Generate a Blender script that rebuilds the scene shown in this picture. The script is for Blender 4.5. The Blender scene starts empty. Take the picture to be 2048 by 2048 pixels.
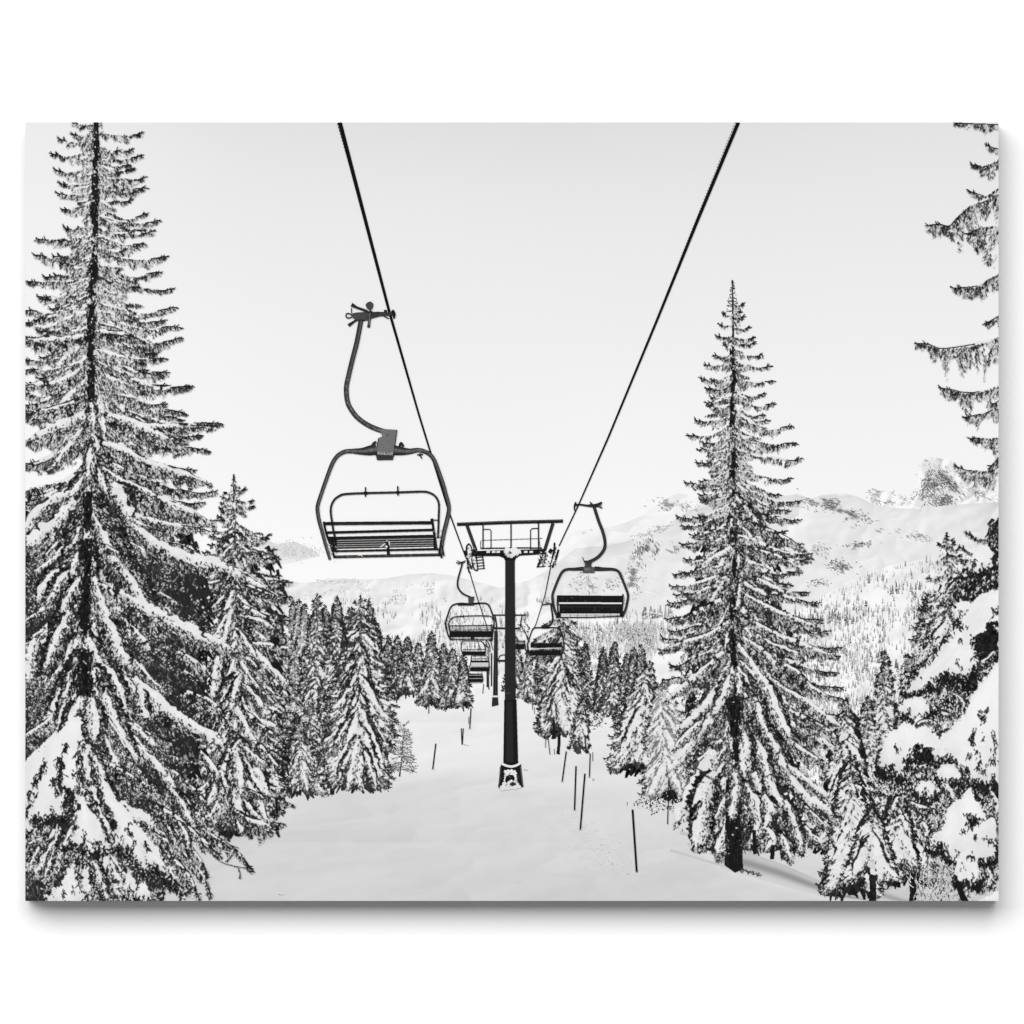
# A black and white ski-lift photograph printed on a stretched canvas that hangs on a white wall.
# The print is flat: every printed shape is a paper-thin sheet of ink on the canvas front.
import bpy, math
import numpy as np
from mathutils import Vector
from mathutils.geometry import tessellate_polygon

R = np.random.RandomState(7)
S = 0.0005                       # metres per unit of the print's own ruler
T = 0.038                        # canvas depth in front of the wall
K = 1 / 1.12                     # ink albedo that shows as the wanted tone under the lamps
XL, XR, YT, YB = 50.8, 1997.0, 244.6, 1801.8
DOT = 1                          # printed dots per unit
U = 4.0e-6                       # step between two layers of ink
scene = bpy.context.scene
COL = scene.collection
ZTOP = [2e-5]                    # running height of the ink

# ---------------------------------------------------------------- materials
def lin(v):
    v = np.clip(np.asarray(v, float) / 255.0, 0, 1)
    return np.where(v <= 0.04045, v / 12.92, ((v + 0.055) / 1.055) ** 2.4)

def mat_base(name):
    m = bpy.data.materials.new(name); m.use_nodes = True
    nt = m.node_tree; b = nt.nodes['Principled BSDF']
    b.inputs['Specular IOR Level'].default_value = 0.0
    b.inputs['Roughness'].default_value = 0.9
    return m, nt, b

def mat_ink():
    m, nt, b = mat_base('printed_ink')
    a = nt.nodes.new('ShaderNodeAttribute'); a.attribute_name = 'ink'
    tc = nt.nodes.new('ShaderNodeTexCoord')
    n = nt.nodes.new('ShaderNodeTexNoise'); n.inputs['Scale'].default_value = 1100; n.inputs['Detail'].default_value = 1
    r = nt.nodes.new('ShaderNodeMapRange'); r.inputs[3].default_value = 0.975; r.inputs[4].default_value = 1.025
    mx = nt.nodes.new('ShaderNodeVectorMath'); mx.operation = 'SCALE'
    nt.links.new(tc.outputs['Object'], n.inputs['Vector'])
    nt.links.new(n.outputs['Fac'], r.inputs[0])
    nt.links.new(a.outputs['Color'], mx.inputs[0]); nt.links.new(r.outputs[0], mx.inputs['Scale'])
    nt.links.new(mx.outputs[0], b.inputs['Base Color'])
    return m

def mat_plain(name, alb, bump=0.0, scale=300, var=0.01):
    m, nt, b = mat_base(name)
    tc = nt.nodes.new('ShaderNodeTexCoord')
    n = nt.nodes.new('ShaderNodeTexNoise'); n.inputs['Scale'].default_value = scale
    r = nt.nodes.new('ShaderNodeMapRange'); r.inputs[3].default_value = alb - var; r.inputs[4].default_value = alb + var
    nt.links.new(tc.outputs['Object'], n.inputs['Vector']); nt.links.new(n.outputs['Fac'], r.inputs[0])
    nt.links.new(r.outputs[0], b.inputs['Base Color'])
    if bump:
        bp = nt.nodes.new('ShaderNodeBump'); bp.inputs['Strength'].default_value = bump; bp.inputs['Distance'].default_value = 0.0004
        nt.links.new(n.outputs['Fac'], bp.inputs['Height']); nt.links.new(bp.outputs['Normal'], b.inputs['Normal'])
    return m
INK = mat_ink()

# ---------------------------------------------------------------- ink sheets
class Ink:
    def __init__(self, z=None):
        self.q = []; self.t = []; self.z = ZTOP[0] if z is None else z; self.own = z is None
    def up(self, n=1):
        self.z += n * U
        return self
    def quads(self, v, c, jit=1.0):
        v = np.asarray(v, float).reshape(-1, 4, 2); n = len(v)
        if n == 0: return
        c = np.asarray(c, float)
        if c.ndim == 0: c = np.full((n, 4), float(c))
        elif c.ndim == 1: c = np.repeat(c[:, None], 4, 1)
        z = self.z + (np.arange(n) / max(n, 1)) * U * jit
        self.q.append((v, c, np.repeat(z[:, None], 4, 1)))
    def poly(self, pts, c):
        pts = np.asarray(pts, float)
        tr = tessellate_polygon([[Vector((p[0], p[1], 0)) for p in pts]])
        if not tr: return
        v = pts[np.array(tr)]
        cc = np.full((len(v), 3), float(c)) if not callable(c) else c(v[..., 0], v[..., 1])
        self.t.append((v, cc, np.full((len(v), 3), self.z)))
    def line(self, pts, w, c, smooth=True, rough=0.0):
        """a ribbon of width w (number or per-point list) along pts"""
        pts = np.asarray(pts, float)
        w = np.full(len(pts), float(w)) if np.ndim(w) == 0 else np.asarray(w, float)
        if smooth and len(pts) > 2: pts, w = spline(pts, w, 5)
        tg = np.gradient(pts, axis=0); tg /= (np.linalg.norm(tg, axis=1)[:, None] + 1e-9)
        nm = np.stack([-tg[:, 1], tg[:, 0]], 1)
        h = w[:, None] / 2
        a = pts + nm * h * (1 + rough * R.uniform(-1, 1, (len(pts), 1))); b = pts - nm * h * (1 + rough * R.uniform(-1, 1, (len(pts), 1)))
        self.quads(np.stack([a[:-1], a[1:], b[1:], b[:-1]], 1), c, 0)
    def strokes(self, p, d, ln, w, c, taper=0.35):
        """n short tapered marks from p along d"""
        p = np.asarray(p, float); d = np.asarray(d, float)
        d = d / (np.linalg.norm(d, axis=1)[:, None] + 1e-9)
        nm = np.stack([-d[:, 1], d[:, 0]], 1)
        ln = np.broadcast_to(ln, (len(p),))[:, None]; w = np.broadcast_to(w, (len(p),))[:, None]
        e = p + d * ln
        self.quads(np.stack([p + nm * w / 2, e + nm * w * taper / 2, e - nm * w * taper / 2, p - nm * w / 2], 1), c)
    def dots(self, z, G=None):
        """turn everything drawn so far into one flat sheet of printed dots (rows of equal tone)"""
        tv, tc = [], []
        seq = [(a[2].flat[0], 0, a) for a in self.q] + [(a[2].flat[0], 1, a) for a in self.t]
        seq.sort(key=lambda s_: s_[0])
        for _, kind_, (v, c, zz) in seq:
            m = c.mean(1)
            if kind_ == 0:
                tv.append(np.stack([v[:, [0, 1, 2]], v[:, [0, 2, 3]]], 1).reshape(-1, 3, 2)); tc.append(np.repeat(m, 2))
            else: tv.append(v); tc.append(m)
        tv = np.concatenate(tv); tc = np.concatenate(tc)
        lo = tv.min(1); hi = tv.max(1)
        kp = (hi[:, 0] > XL) & (lo[:, 0] < XR) & (hi[:, 1] > YT) & (lo[:, 1] < YB)
        tv, tc, lo, hi = tv[kp], tc[kp], lo[kp], hi[kp]
        G = G or DOT; gx0 = math.floor(max(XL, lo[:, 0].min()) * G); gy0 = math.floor(max(YT, lo[:, 1].min()) * G)
        W = math.ceil(min(XR, hi[:, 0].max()) * G) - gx0 + 1; H = math.ceil(min(YB, hi[:, 1].max()) * G) - gy0 + 1
        buf = np.full(W * H, -1, np.int32)
        ix0 = np.clip(np.ceil(lo[:, 0] * G - .5).astype(int) - gx0, 0, W); iy0 = np.clip(np.ceil(lo[:, 1] * G - .5).astype(int) - gy0, 0, H)
        ix1 = np.clip(np.floor(hi[:, 0] * G - .5).astype(int) - gx0, -1, W - 1); iy1 = np.clip(np.floor(hi[:, 1] * G - .5).astype(int) - gy0, -1, H - 1)
        nx = np.maximum(ix1 - ix0 + 1, 0); ny = np.maximum(iy1 - iy0 + 1, 0)
        for s0 in range(0, len(tv), 60000):
            sl = np.arange(s0, min(s0 + 60000, len(tv))); cnt = nx[sl] * ny[sl]; sl = sl[cnt > 0]; cnt = cnt[cnt > 0]
            if not len(sl): continue
            # split very large batches
            parts = np.searchsorted(np.cumsum(cnt), np.arange(0, cnt.sum(), 4000000)[1:])
            for ss, cc in zip(np.split(sl, parts), np.split(cnt, parts)):
                if not len(ss): continue
                tid = np.repeat(ss, cc); off = np.arange(cc.sum()) - np.repeat(np.cumsum(cc) - cc, cc)
                px = ix0[tid] + off % nx[tid]; py = iy0[tid] + off // nx[tid]
                X = (px + gx0 + .5) / G; Y = (py + gy0 + .5) / G
                A, B, C = tv[tid, 0], tv[tid, 1], tv[tid, 2]
                e1 = (B[:, 0] - A[:, 0]) * (Y - A[:, 1]) - (B[:, 1] - A[:, 1]) * (X - A[:, 0])
                e2 = (C[:, 0] - B[:, 0]) * (Y - B[:, 1]) - (C[:, 1] - B[:, 1]) * (X - B[:, 0])
                e3 = (A[:, 0] - C[:, 0]) * (Y - C[:, 1]) - (A[:, 1] - C[:, 1]) * (X - C[:, 0])
                ok = ((e1 >= 0) & (e2 >= 0) & (e3 >= 0)) | ((e1 <= 0) & (e2 <= 0) & (e3 <= 0))
                buf[(py * W + px)[ok]] = tid[ok]
        buf = buf.reshape(H, W)
        tone = np.where(buf >= 0, tc[np.maximum(buf, 0)], -100)
        if G == 1:
            cov = (buf >= 0).astype(float); tz = np.where(buf >= 0, tone, 0); P_ = lambda a: np.pad(a, 1)
            tp_, cp_ = P_(tz), P_(cov)
            nb = tp_[:-2, 1:-1] + tp_[2:, 1:-1] + tp_[1:-1, :-2] + tp_[1:-1, 2:]; nc = cp_[:-2, 1:-1] + cp_[2:, 1:-1] + cp_[1:-1, :-2] + cp_[1:-1, 2:]
            tone = np.where(buf >= 0, (tz * 1.9 + nb) / (1.9 + nc), -100)
        qn = np.where(tone < 0, -1, np.where(tone > 200, np.round(tone / 4) * 4, np.round(tone / 14) * 14))
        brk = np.ones((H, W + 1), bool); brk[:, 1:W] = qn[:, 1:] != qn[:, :-1]
        r, cb = np.nonzero(brk); nxt = np.r_[cb[1:], 0]; okr = (cb < W) & (nxt > cb)
        r, cb, nxt = r[okr], cb[okr], nxt[okr]; val = qn[r, cb]; m = val >= 0; r, cb, nxt, val = r[m], cb[m], nxt[m], val[m]
        x0 = (cb + gx0) / G; x1 = (nxt + gx0) / G; y0 = (r + gy0) / G; y1 = (r + 1 + gy0) / G
        v = np.stack([np.stack([x0, y0], 1), np.stack([x1, y0], 1), np.stack([x1, y1], 1), np.stack([x0, y1], 1)], 1)
        self.t = []; self.z = z; self.q = [(v, np.repeat(val[:, None], 4, 1), np.full((len(v), 4), z))]
    def build(self, name, parent, label=None, kind=None, tint=None, dots=False, layers=False):
        if dots: self.dots(ZTOP[0] + U)
        elif not layers and len(self.q) + len(self.t) > 3: self.dots(ZTOP[0] + U, 3)
        nq = sum(len(a[0]) for a in self.q); ntr = sum(len(a[0]) for a in self.t)
        xy = []; cc = []; zz = []
        for v, c, z in self.q + self.t:
            xy.append(v.reshape(-1, 2)); cc.append(c.reshape(-1)); zz.append(z.reshape(-1))
        # drop what lies wholly off the canvas, trim the rest to its edge
        sizes = np.concatenate([np.full(nq, 4), np.full(ntr, 3)]).astype(int)
        xy = np.concatenate(xy); cc = np.concatenate(cc); zz = np.concatenate(zz)
        st = np.concatenate([[0], np.cumsum(sizes)[:-1]])
        out = ((xy[:, 0] < XL) | (xy[:, 0] > XR) | (xy[:, 1] < YT) | (xy[:, 1] > YB)).astype(int)
        keep = np.add.reduceat(out, st) < sizes
        kv = np.repeat(keep, sizes)
        xy, cc, zz, sizes = xy[kv], cc[kv], zz[kv], sizes[keep]
        x = np.clip(xy[:, 0], XL, XR); y = np.clip(xy[:, 1], YT, YB)
        n = len(x)
        co = np.stack([(x - 1024) * S, -(T + zz), (1024 - y) * S], 1).astype(np.float32)
        me = bpy.data.meshes.new(name)
        me.vertices.add(n); me.vertices.foreach_set('co', co.ravel())
        me.loops.add(n); me.loops.foreach_set('vertex_index', np.arange(n, dtype=np.int32))
        me.polygons.add(len(sizes)); me.polygons.foreach_set('loop_start', np.concatenate([[0], np.cumsum(sizes)[:-1]]).astype(np.int32))
        me.update(calc_edges=True)
        at = me.attributes.new('ink', 'FLOAT_COLOR', 'CORNER')
        l = lin(cc) * K
        rgb = np.ones((n, 4), np.float32); rgb[:, :3] = l[:, None]
        if tint is not None: rgb[:, :3] *= np.array(tint)
        at.data.foreach_set('color', rgb.ravel())
        me.materials.append(INK)
        o = bpy.data.objects.new(name, me); COL.objects.link(o)
        if parent is not None: o.parent = parent
        if label: o['label'] = label
        if kind: o['kind'] = kind
        if self.own: ZTOP[0] = max(ZTOP[0], self.z + U)
        return o

def spline(p, w, k):
    """Catmull-Rom through p"""
    n = len(p); P = np.vstack([2 * p[0] - p[1], p, 2 * p[-1] - p[-2]]); out = []; wo = []
    for i in range(n - 1):
        a, b, c, d = P[i], P[i + 1], P[i + 2], P[i + 3]
        for j in range(k):
            t = j / k
            out.append(0.5 * ((2 * b) + (-a + c) * t + (2 * a - 5 * b + 4 * c - d) * t * t + (-a + 3 * b - 3 * c + d) * t ** 3))
            wo.append(w[i] * (1 - t) + w[i + 1] * t)
    out.append(p[-1]); wo.append(w[-1])
    return np.array(out), np.array(wo)

def hash2(ix, iy, s):
    h = (ix * 374761393 + iy * 668265263 + s * 1274126177) & 0x7fffffff
    h = ((h ^ (h >> 13)) * 1103515245) & 0x7fffffff
    return ((h ^ (h >> 16)) & 0xffff) / 65535.0
def noise(x, y, sc, seed=0):
    x = np.asarray(x, float) / sc; y = np.asarray(y, float) / sc
    ix = np.floor(x).astype(np.int64); iy = np.floor(y).astype(np.int64)
    fx = x - ix; fy = y - iy; fx = fx * fx * (3 - 2 * fx); fy = fy * fy * (3 - 2 * fy)
    a = hash2(ix, iy, seed); b = hash2(ix + 1, iy, seed); c = hash2(ix, iy + 1, seed); d = hash2(ix + 1, iy + 1, seed)
    return (a * (1 - fx) + b * fx) * (1 - fy) + (c * (1 - fx) + d * fx) * fy
def fbm(x, y, sc, seed=0, o=4):
    return sum(noise(x, y, sc / 2 ** i, seed + i) * 0.5 ** i for i in range(o)) / sum(0.5 ** i for i in range(o))

def region(ink, top, bot, shade, dx=6, dy=6):
    """a sheet between two contours, toned by shade(x, y)"""
    top = np.array(top, float); bot = np.array(bot, float)
    x = np.arange(max(top[0, 0], bot[0, 0]), min(top[-1, 0], bot[-1, 0]) + dx, dx); x[-1] = min(top[-1, 0], bot[-1, 0])
    yt = np.interp(x, top[:, 0], top[:, 1]); yb = np.interp(x, bot[:, 0], bot[:, 1])
    m = max(2, int((yb - yt).max() / dy)); f = np.linspace(0, 1, m + 1)
    X = np.repeat(x[None], m + 1, 0); Y = yt[None] + (yb - yt)[None] * f[:, None]
    C = shade(X, Y)
    P = np.stack([X, Y], 2)
    v = np.stack([P[:-1, :-1], P[:-1, 1:], P[1:, 1:], P[1:, :-1]], 2).reshape(-1, 4, 2)
    c = np.stack([C[:-1, :-1], C[:-1, 1:], C[1:, 1:], C[1:, :-1]], 2).reshape(-1, 4)
    ink.quads(v, c, 0)

# ---------------------------------------------------------------- foliage
def blobs(k, p, r, c, asp=1.0):
    """small rounded irregular marks"""
    n = len(p)
    if n == 0: return
    a = np.linspace(0, 2 * np.pi, 9)[:-1][None] + R.uniform(0, 1, (n, 1)); rr_ = np.asarray(r)[:, None] * R.uniform(.72, 1.18, (n, 8))
    q = np.stack([p[:, :1] + np.cos(a) * rr_, p[:, 1:] + np.sin(a) * rr_ * asp], 2)
    v = np.stack([q[:, [0, 1, 2, 3]], q[:, [0, 3, 4, 7]], q[:, [4, 5, 6, 7]]], 1).reshape(-1, 4, 2)
    k.quads(v, np.repeat(np.broadcast_to(c, (n,)), 3), 0)

def bough(k, P, th=5, cur=16, wide=2, sc=1.0, dens=1.0, dark=(18, 62), pale=0.33, airy=0.0, fork=True, lean=0.25, snow=232, tuft=9, body=None, nick=1.0):
    """one snowy limb: hanging needles, snow along its back, dark tips"""
    P = np.asarray(P, float)
    L = np.linalg.norm(np.diff(P, axis=0), axis=1).sum()
    if L < 2: return
    Q, _ = spline(P, np.ones(len(P)), 8) if len(P) > 2 else (np.array([P[0] + (P[1] - P[0]) * f for f in np.linspace(0, 1, 9)]), None)
    sg = np.r_[0, np.cumsum(np.linalg.norm(np.diff(Q, axis=0), axis=1))]; sg /= sg[-1]
    def at(t): return np.stack([np.interp(t, sg, Q[:, 0]), np.interp(t, sg, Q[:, 1])], 1)
    def tan(t):
        d = at(np.minimum(t + .03, 1)) - at(np.maximum(t - .03, 0)); return d / (np.linalg.norm(d, axis=1)[:, None] + 1e-9)
    seed = R.randint(1e6)
    env = lambda t: np.minimum(1, (1 - t) * 1.9 + .14) * np.minimum(1, .55 + 2 * t)
    tas = lambda t: 0.25 + 1.25 * noise(t * L, 0 * t, tuft * sc, seed)
    # solid dark body of the limb
    if body is not None:
        t = np.linspace(0.02, .97, max(6, int(L / (4 * sc)))); p = at(t); tn = tan(t); nm = np.stack([-tn[:, 1], tn[:, 0]], 1)
        hw = (wide + th * .3)[..., None] if np.ndim(wide) else np.full((len(t), 1), wide + th * .3)
        hw = hw * np.minimum(1, np.minimum((1 - t) * 3 + .15, .4 + t * 3))[:, None] * (.8 + .4 * R.rand(len(t), 1))
        dn = np.stack([0 * t, (cur * .62 * env(t) * tas(t))], 1)
        a = p + nm * hw; b = p - nm * hw
        lo = np.where((a[:, 1] > b[:, 1])[:, None], a, b) + dn; hi = np.where((a[:, 1] > b[:, 1])[:, None], b, a)
        k.quads(np.stack([hi[:-1], hi[1:], lo[1:], lo[:-1]], 1), R.uniform(body - 8, body + 30, len(t) - 1), 0); k.up()
    # needles, in clumps and tassels, frosted here and there
    n = int(L * (cur + 2 * wide + 3) * dens * 0.125 / sc ** 1.6) + 6
    t = R.rand(n) ** .9
    d = R.rand(n) ** 1.1
    s = R.uniform(-1, 1, n); tn = tan(t); nm = np.stack([-tn[:, 1], tn[:, 0]], 1)
    p = at(t) + nm * (s * wide * env(t))[:, None]
    hang = env(t) * tas(t)
    p[:, 1] += d * cur * hang
    p[:, 0] += R.normal(0, 1.2 * sc, n) + (noise(t * L, d * cur, 22 * sc, seed + 2) - .5) * 9 * sc * d
    cl = noise(p[:, 0] * 1.35, p[:, 1] * .62, 4.4 * sc, seed + 7) * .65 + noise(p[:, 0] * 1.1, p[:, 1] * .7, 13 * sc, seed + 8) * .35
    keep = R.rand(n) < np.clip(1.5 - d * .9 + (cl - .5), .25, 1)
    if airy: keep &= (noise(t * L + d * 4, d * cur * .3, 6 * sc, seed + 12) > airy * (.5 + d))
    isp = (cl + R.normal(0, .15, n)) < pale * .66 + .235
    sw = (noise(t * L, 0 * t, 17 * sc, seed + 4) - .5) * 1.3
    dr = np.stack([lean * tn[:, 0] * 1.2 + sw + R.normal(0, .3, n), np.full(n, 1.0)], 1) + nm * (s * .7)[:, None] * (wide > 4)
    ln = R.uniform(2.6, 7.0, n) * sc; w = R.uniform(.95, 1.9, n) * sc ** .6 * np.where(isp, 1.25, 1)
    c = np.where(isp, R.uniform(178, 236, n), R.uniform(dark[0], dark[1], n) + (R.rand(n) < .38) * R.uniform(20, 95, n))
    k.strokes(p[keep], dr[keep], ln[keep], w[keep], c[keep], .45); k.up()
    # snow back
    if th > 0:
        m = max(5, int(L / (2.6 * sc))); t = np.linspace(R.uniform(.05, .22) if th < 9 else 0, R.uniform(.8, .97), m); p = at(t); tn = tan(t); nm = np.stack([-tn[:, 1], tn[:, 0]], 1)
        nm *= np.where(nm[:, 1] > 0, -1, 1)[:, None]           # upward normal
        e = np.minimum(1, (1 - t) * 4 + .1) * np.minimum(1, .5 + 3 * t)
        lump = .3 + 1.15 * noise(t * L, 0 * t, 12 * sc, seed + 5)
        a = p + nm * (th * .55 * e * lump)[:, None]
        b = p - nm * (th * .55 * e * (.15 + 1.35 * noise(t * L, 0 * t, 6 * sc, seed + 9)))[:, None]
        cs = snow + R.uniform(-3, 3)
        cb = cs - 14 * (th > 7)
        col = np.stack([np.full(m - 1, cs), np.full(m - 1, cs), np.full(m - 1, cb), np.full(m - 1, cb)], 1)
        gap = noise(t[:-1] * L, 0 * t[:-1], 8 * sc, seed + 3) > (.42 if th < 5 else .3 if th < 9 else .12)
        k.quads(np.stack([a[:-1], a[1:], b[1:], b[:-1]], 1)[gap], col[gap], 0); k.up()
        if th >= 7:
            for off, lo, hi, rs in ((-.42, 196, 220, .30), (-.16, 222, 233, .36), (.16, 231, 240, .36)):
                n = int(L / (th * .22)) + 3; tb = np.sort(R.uniform(.02, .97, n)); pb = at(tb); tn = tan(tb); nb_ = np.stack([-tn[:, 1], tn[:, 0]], 1); nb_ *= np.where(nb_[:, 1] > 0, -1, 1)[:, None]
                eb = np.minimum(1, (1 - tb) * 3.2 + .25) * np.minimum(1, .4 + 3 * tb) * (.45 + .9 * noise(tb * L, 0 * tb, 16 * sc, seed + 5))
                pb = pb + nb_ * (th * off * eb)[:, None] + R.normal(0, th * .07, (n, 2))
                gp = noise(tb * L, 0 * tb, 11 * sc, seed + 21) > .3; pb = pb[gp]; eb = eb[gp]; n = len(pb)
                blobs(k, pb, np.maximum(th * rs * eb * R.uniform(.7, 1.2, n), 1.1), R.uniform(lo, hi, n) * snow / 234, .85); k.up()
        n = int(L * .22 * nick * dens / sc) + 1
        t = R.rand(n); p = at(t); tn = tan(t); nm = np.stack([-tn[:, 1], tn[:, 0]], 1); nm *= np.where(nm[:, 1] > 0, -1, 1)[:, None]
        p = p - nm * (th * R.uniform(.05, .75, n))[:, None]
        dr = np.stack([R.normal(0, .5, n), np.ones(n)], 1) + tn * .5
        k.strokes(p, dr, R.uniform(2.5, 6.5, n) * sc, R.uniform(1.3, 2.6, n) * sc, R.uniform(dark[0], dark[1] + 10, n), .6); k.up()
    if body is not None:
        m = int(L * (cur * .6 + wide) * .022 / sc) + 2; t = R.rand(m); q = at(t) + R.normal(0, 1, (m, 2)) * np.array([wide * .5 + 2, 2]); q[:, 1] += R.rand(m) * cur * env(t) * .8
        a = R.uniform(0, 3.14, m); k.strokes(q, np.stack([np.cos(a), np.sin(a)], 1), R.uniform(1.4, 4, m) * sc, R.uniform(1.2, 2.8, m) * sc, R.uniform(190, 236, m), .6); k.up()
    if fork:
        e = at(np.array([.86, .93, 1.0, 1.0, .9, .96])); tn = tan(np.array([1.] * 6))
        ang = np.array([.75, -.7, 0.05, .55, 1.0, -.35]) + R.normal(0, .2, 6)
        dr = np.stack([tn[:, 0] * np.cos(ang) - tn[:, 1] * np.sin(ang), tn[:, 0] * np.sin(ang) + tn[:, 1] * np.cos(ang)], 1)
        dr[:, 1] -= .15
        k.strokes(e, dr, R.uniform(4, 8.5, 6) * sc, 2.0 * sc, R.uniform(22, 50, 6), .7)
        tt = np.linspace(.8, 1, 4); k.line(at(tt), 1.9 * sc, 30, smooth=False); k.up()

def limb_path(x0, y0, x1, y1, sag=.16, lift=.06):
    dx, dy = x1 - x0, y1 - y0; L = math.hypot(dx, dy); j = R.normal(0, .028 * L, 6)
    return [(x0, y0), (x0 + dx * .3 + j[0] * .5, y0 + dy * .3 + L * sag * .5 + j[1]), (x0 + dx * .62 + j[2] * .5, y0 + dy * .65 + L * sag * .62 + j[3]),
            (x1 - dx * .14, y1 - dy * .1 + L * sag * .3 + j[4] * .6), (x1, y1)]

def snow_flecks(k, cx, cy, n, fx, sc=1.0, rng=(1.5, 4.5), val=(190, 238)):
    p = fx(n)
    a = R.uniform(0, math.pi, len(p)); d = np.stack([np.cos(a), np.sin(a)], 1)
    k.strokes(p, d, R.uniform(*rng, len(p)) * sc, R.uniform(1.2, 3.4, len(p)) * sc, R.uniform(*val, len(p)), .6); k.up()

def tree(name, parent, label, apex, base, left, right, nb=70, sc=1.0, th=(3, 8), cur=(8, 26), slope=(.05, .5), dark=(18, 62), pale=.33,
         trunk_w=(3, 14), core=.55, core_y=.25, tips=None, extra=None, snow=232, trunk_v=26, dens=1.0, seedv=None, body=30, bare=None, front=1.0, show=None, steep=.55, heart=None, thin=0):
    """a spruce: trunk, dark inside, side limbs, limbs towards us; left and right are lists of (y, half width)"""
    if seedv is not None: R.seed(seedv)
    left = np.array(left, float); right = np.array(right, float)
    ax, ay = apex; bx, by = base
    tx = lambda y: ax + (bx - ax) * np.clip((y - ay) / (by - ay), 0, 1)
    Lf = lambda y: np.interp(y, left[:, 0], left[:, 1]); Rf = lambda y: np.interp(y, right[:, 0], right[:, 1])
    ybot = max(left[-1, 0], right[-1, 0])
    H = ybot - ay
    tr = Ink(); ys = np.linspace(ay, by, 14); f = (ys - ay) / (by - ay)
    tr.line(np.stack([tx(ys) + R.normal(0, .6 * sc, 14), ys], 1), trunk_w[0] + (trunk_w[1] - trunk_w[0]) * f, trunk_v, rough=.15)
    tr.up()
    n = int(30 + (by - ay) / 3 / sc); y = R.uniform(ay, by, n); ff = (y - ay) / (by - ay)
    tr.strokes(np.stack([tx(y) + R.uniform(-.45, .45, n) * (trunk_w[0] + (trunk_w[1] - trunk_w[0]) * ff), y], 1), np.stack([R.normal(0, .15, n), np.ones(n)], 1), R.uniform(2, 7, n) * sc, 1.4 * sc, R.uniform(18, 75, n)); tr.up(2)
    trunk_z = ZTOP[0] + U; ZTOP[0] += U
    k = Ink()
    # inner darkness, ragged
    if core > 0:
        n = int(H * 1.4 / sc * (.6 + core)); y = ay + H * (core_y + (1 - core_y) * R.rand(n) ** .8)
        ww = np.where(R.rand(n) < .5, -Lf(y), Rf(y))
        x = tx(y) + ww * R.rand(n) * core
        a = R.normal(0, .5, n)
        k.strokes(np.stack([x, y - 6 * sc], 1), np.stack([np.sign(ww) * .5 + a * .5, np.ones(n)], 1), R.uniform(8, 22, n) * sc, R.uniform(5, 12, n) * sc, R.uniform(18, 48, n) + (sc < .9) * R.uniform(0, 34, n), .4); k.up()
    if heart:
        y0h, y1h, wl_, wr_ = heart
        ys_ = np.linspace(y0h, y1h, 60); e = np.clip((ys_ - y0h) / 120, .15, 1)
        a = np.stack([tx(ys_) - Lf(ys_) * wl_ * e * R.uniform(.8, 1.1, 60), ys_], 1); b = np.stack([tx(ys_) + Rf(ys_) * wr_ * e * R.uniform(.8, 1.1, 60), ys_], 1)
        k.quads(np.stack([a[:-1], b[:-1], b[1:], a[1:]], 1), 42, 0); k.up()
        area_ = (y1h - y0h) * (Lf(y1h) * wl_ + Rf(y1h) * wr_); n = int(area_ / 11 / sc); y = R.uniform(y0h, y1h, n); x = tx(y) + R.uniform(-1, 1, n) * np.where(R.rand(n) < .5, Lf(y) * wl_, Rf(y) * wr_)
        k.strokes(np.stack([x, y], 1), np.stack([R.normal(.2, .7, n), np.ones(n)], 1), R.uniform(3, 11, n), R.uniform(1, 2.4, n), R.uniform(18, 98, n) + (R.rand(n) < .16) * 90, .4); k.up()
        m = fbm(x, y, 26, 66, 3) > .5; x = x[m]; y = y[m]; n = len(x)
        blobs(k, np.stack([x, y], 1) + R.normal(0, 3, (n, 2)), R.uniform(.6, 1.9, n), R.uniform(150, 232, n)); k.up()
    todo = []
    def mk(y1, w, phi, sgn):
        """limb whose tip is at height y1; phi 0 = sideways, 1 = towards us"""
        f = (y1 - ay) / H
        ext = w * math.cos(phi * math.pi / 2) * sgn
        sl = slope[0] + (slope[1] - slope[0]) * f
        y0 = y1 - abs(ext) * sl - w * math.sin(phi * math.pi / 2) * (.35 + steep * f)
        y0 = max(y0, ay + 1)
        return (tx(y0) + R.normal(0, w * .05 * phi), y0, tx(y1) + ext, y1, f, phi, w)
    if tips is not None:
        for (x, y) in tips:
            w = abs(x - tx(y)); todo.append(mk(y, w, 0.0, 1 if x > tx(y) else -1))
    for i in range(nb):
        f = ((i + R.rand()) / nb) ** (.8 if tips is None else .56)
        y1 = ay + H * (.02 + .98 * f)
        sgn = R.choice([-1, 1]); w = (Lf(y1) if sgn < 0 else Rf(y1))
        if tips is None:
            phi = R.choice([0, .15, .35, .55, .8, .95], p=[.28, .20, .19, .15, .11, .07]) * front
            w *= R.uniform(.82, 1.06)
        else:
            if R.rand() < thin * min(1, max(0, (f - .42) * 4)): continue
            phi = R.choice([.1, .25, .4, .55] if f < .42 else [.2, .4, .6, .75, .9]) * front; w *= R.uniform(.5, .86)
        todo.append(mk(y1, w, phi, sgn))
    nt_ = 9; j = np.arange(nt_) + 1; yy = ay + np.minimum(H * .011, 7) * j; xx = tx(yy)
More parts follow.
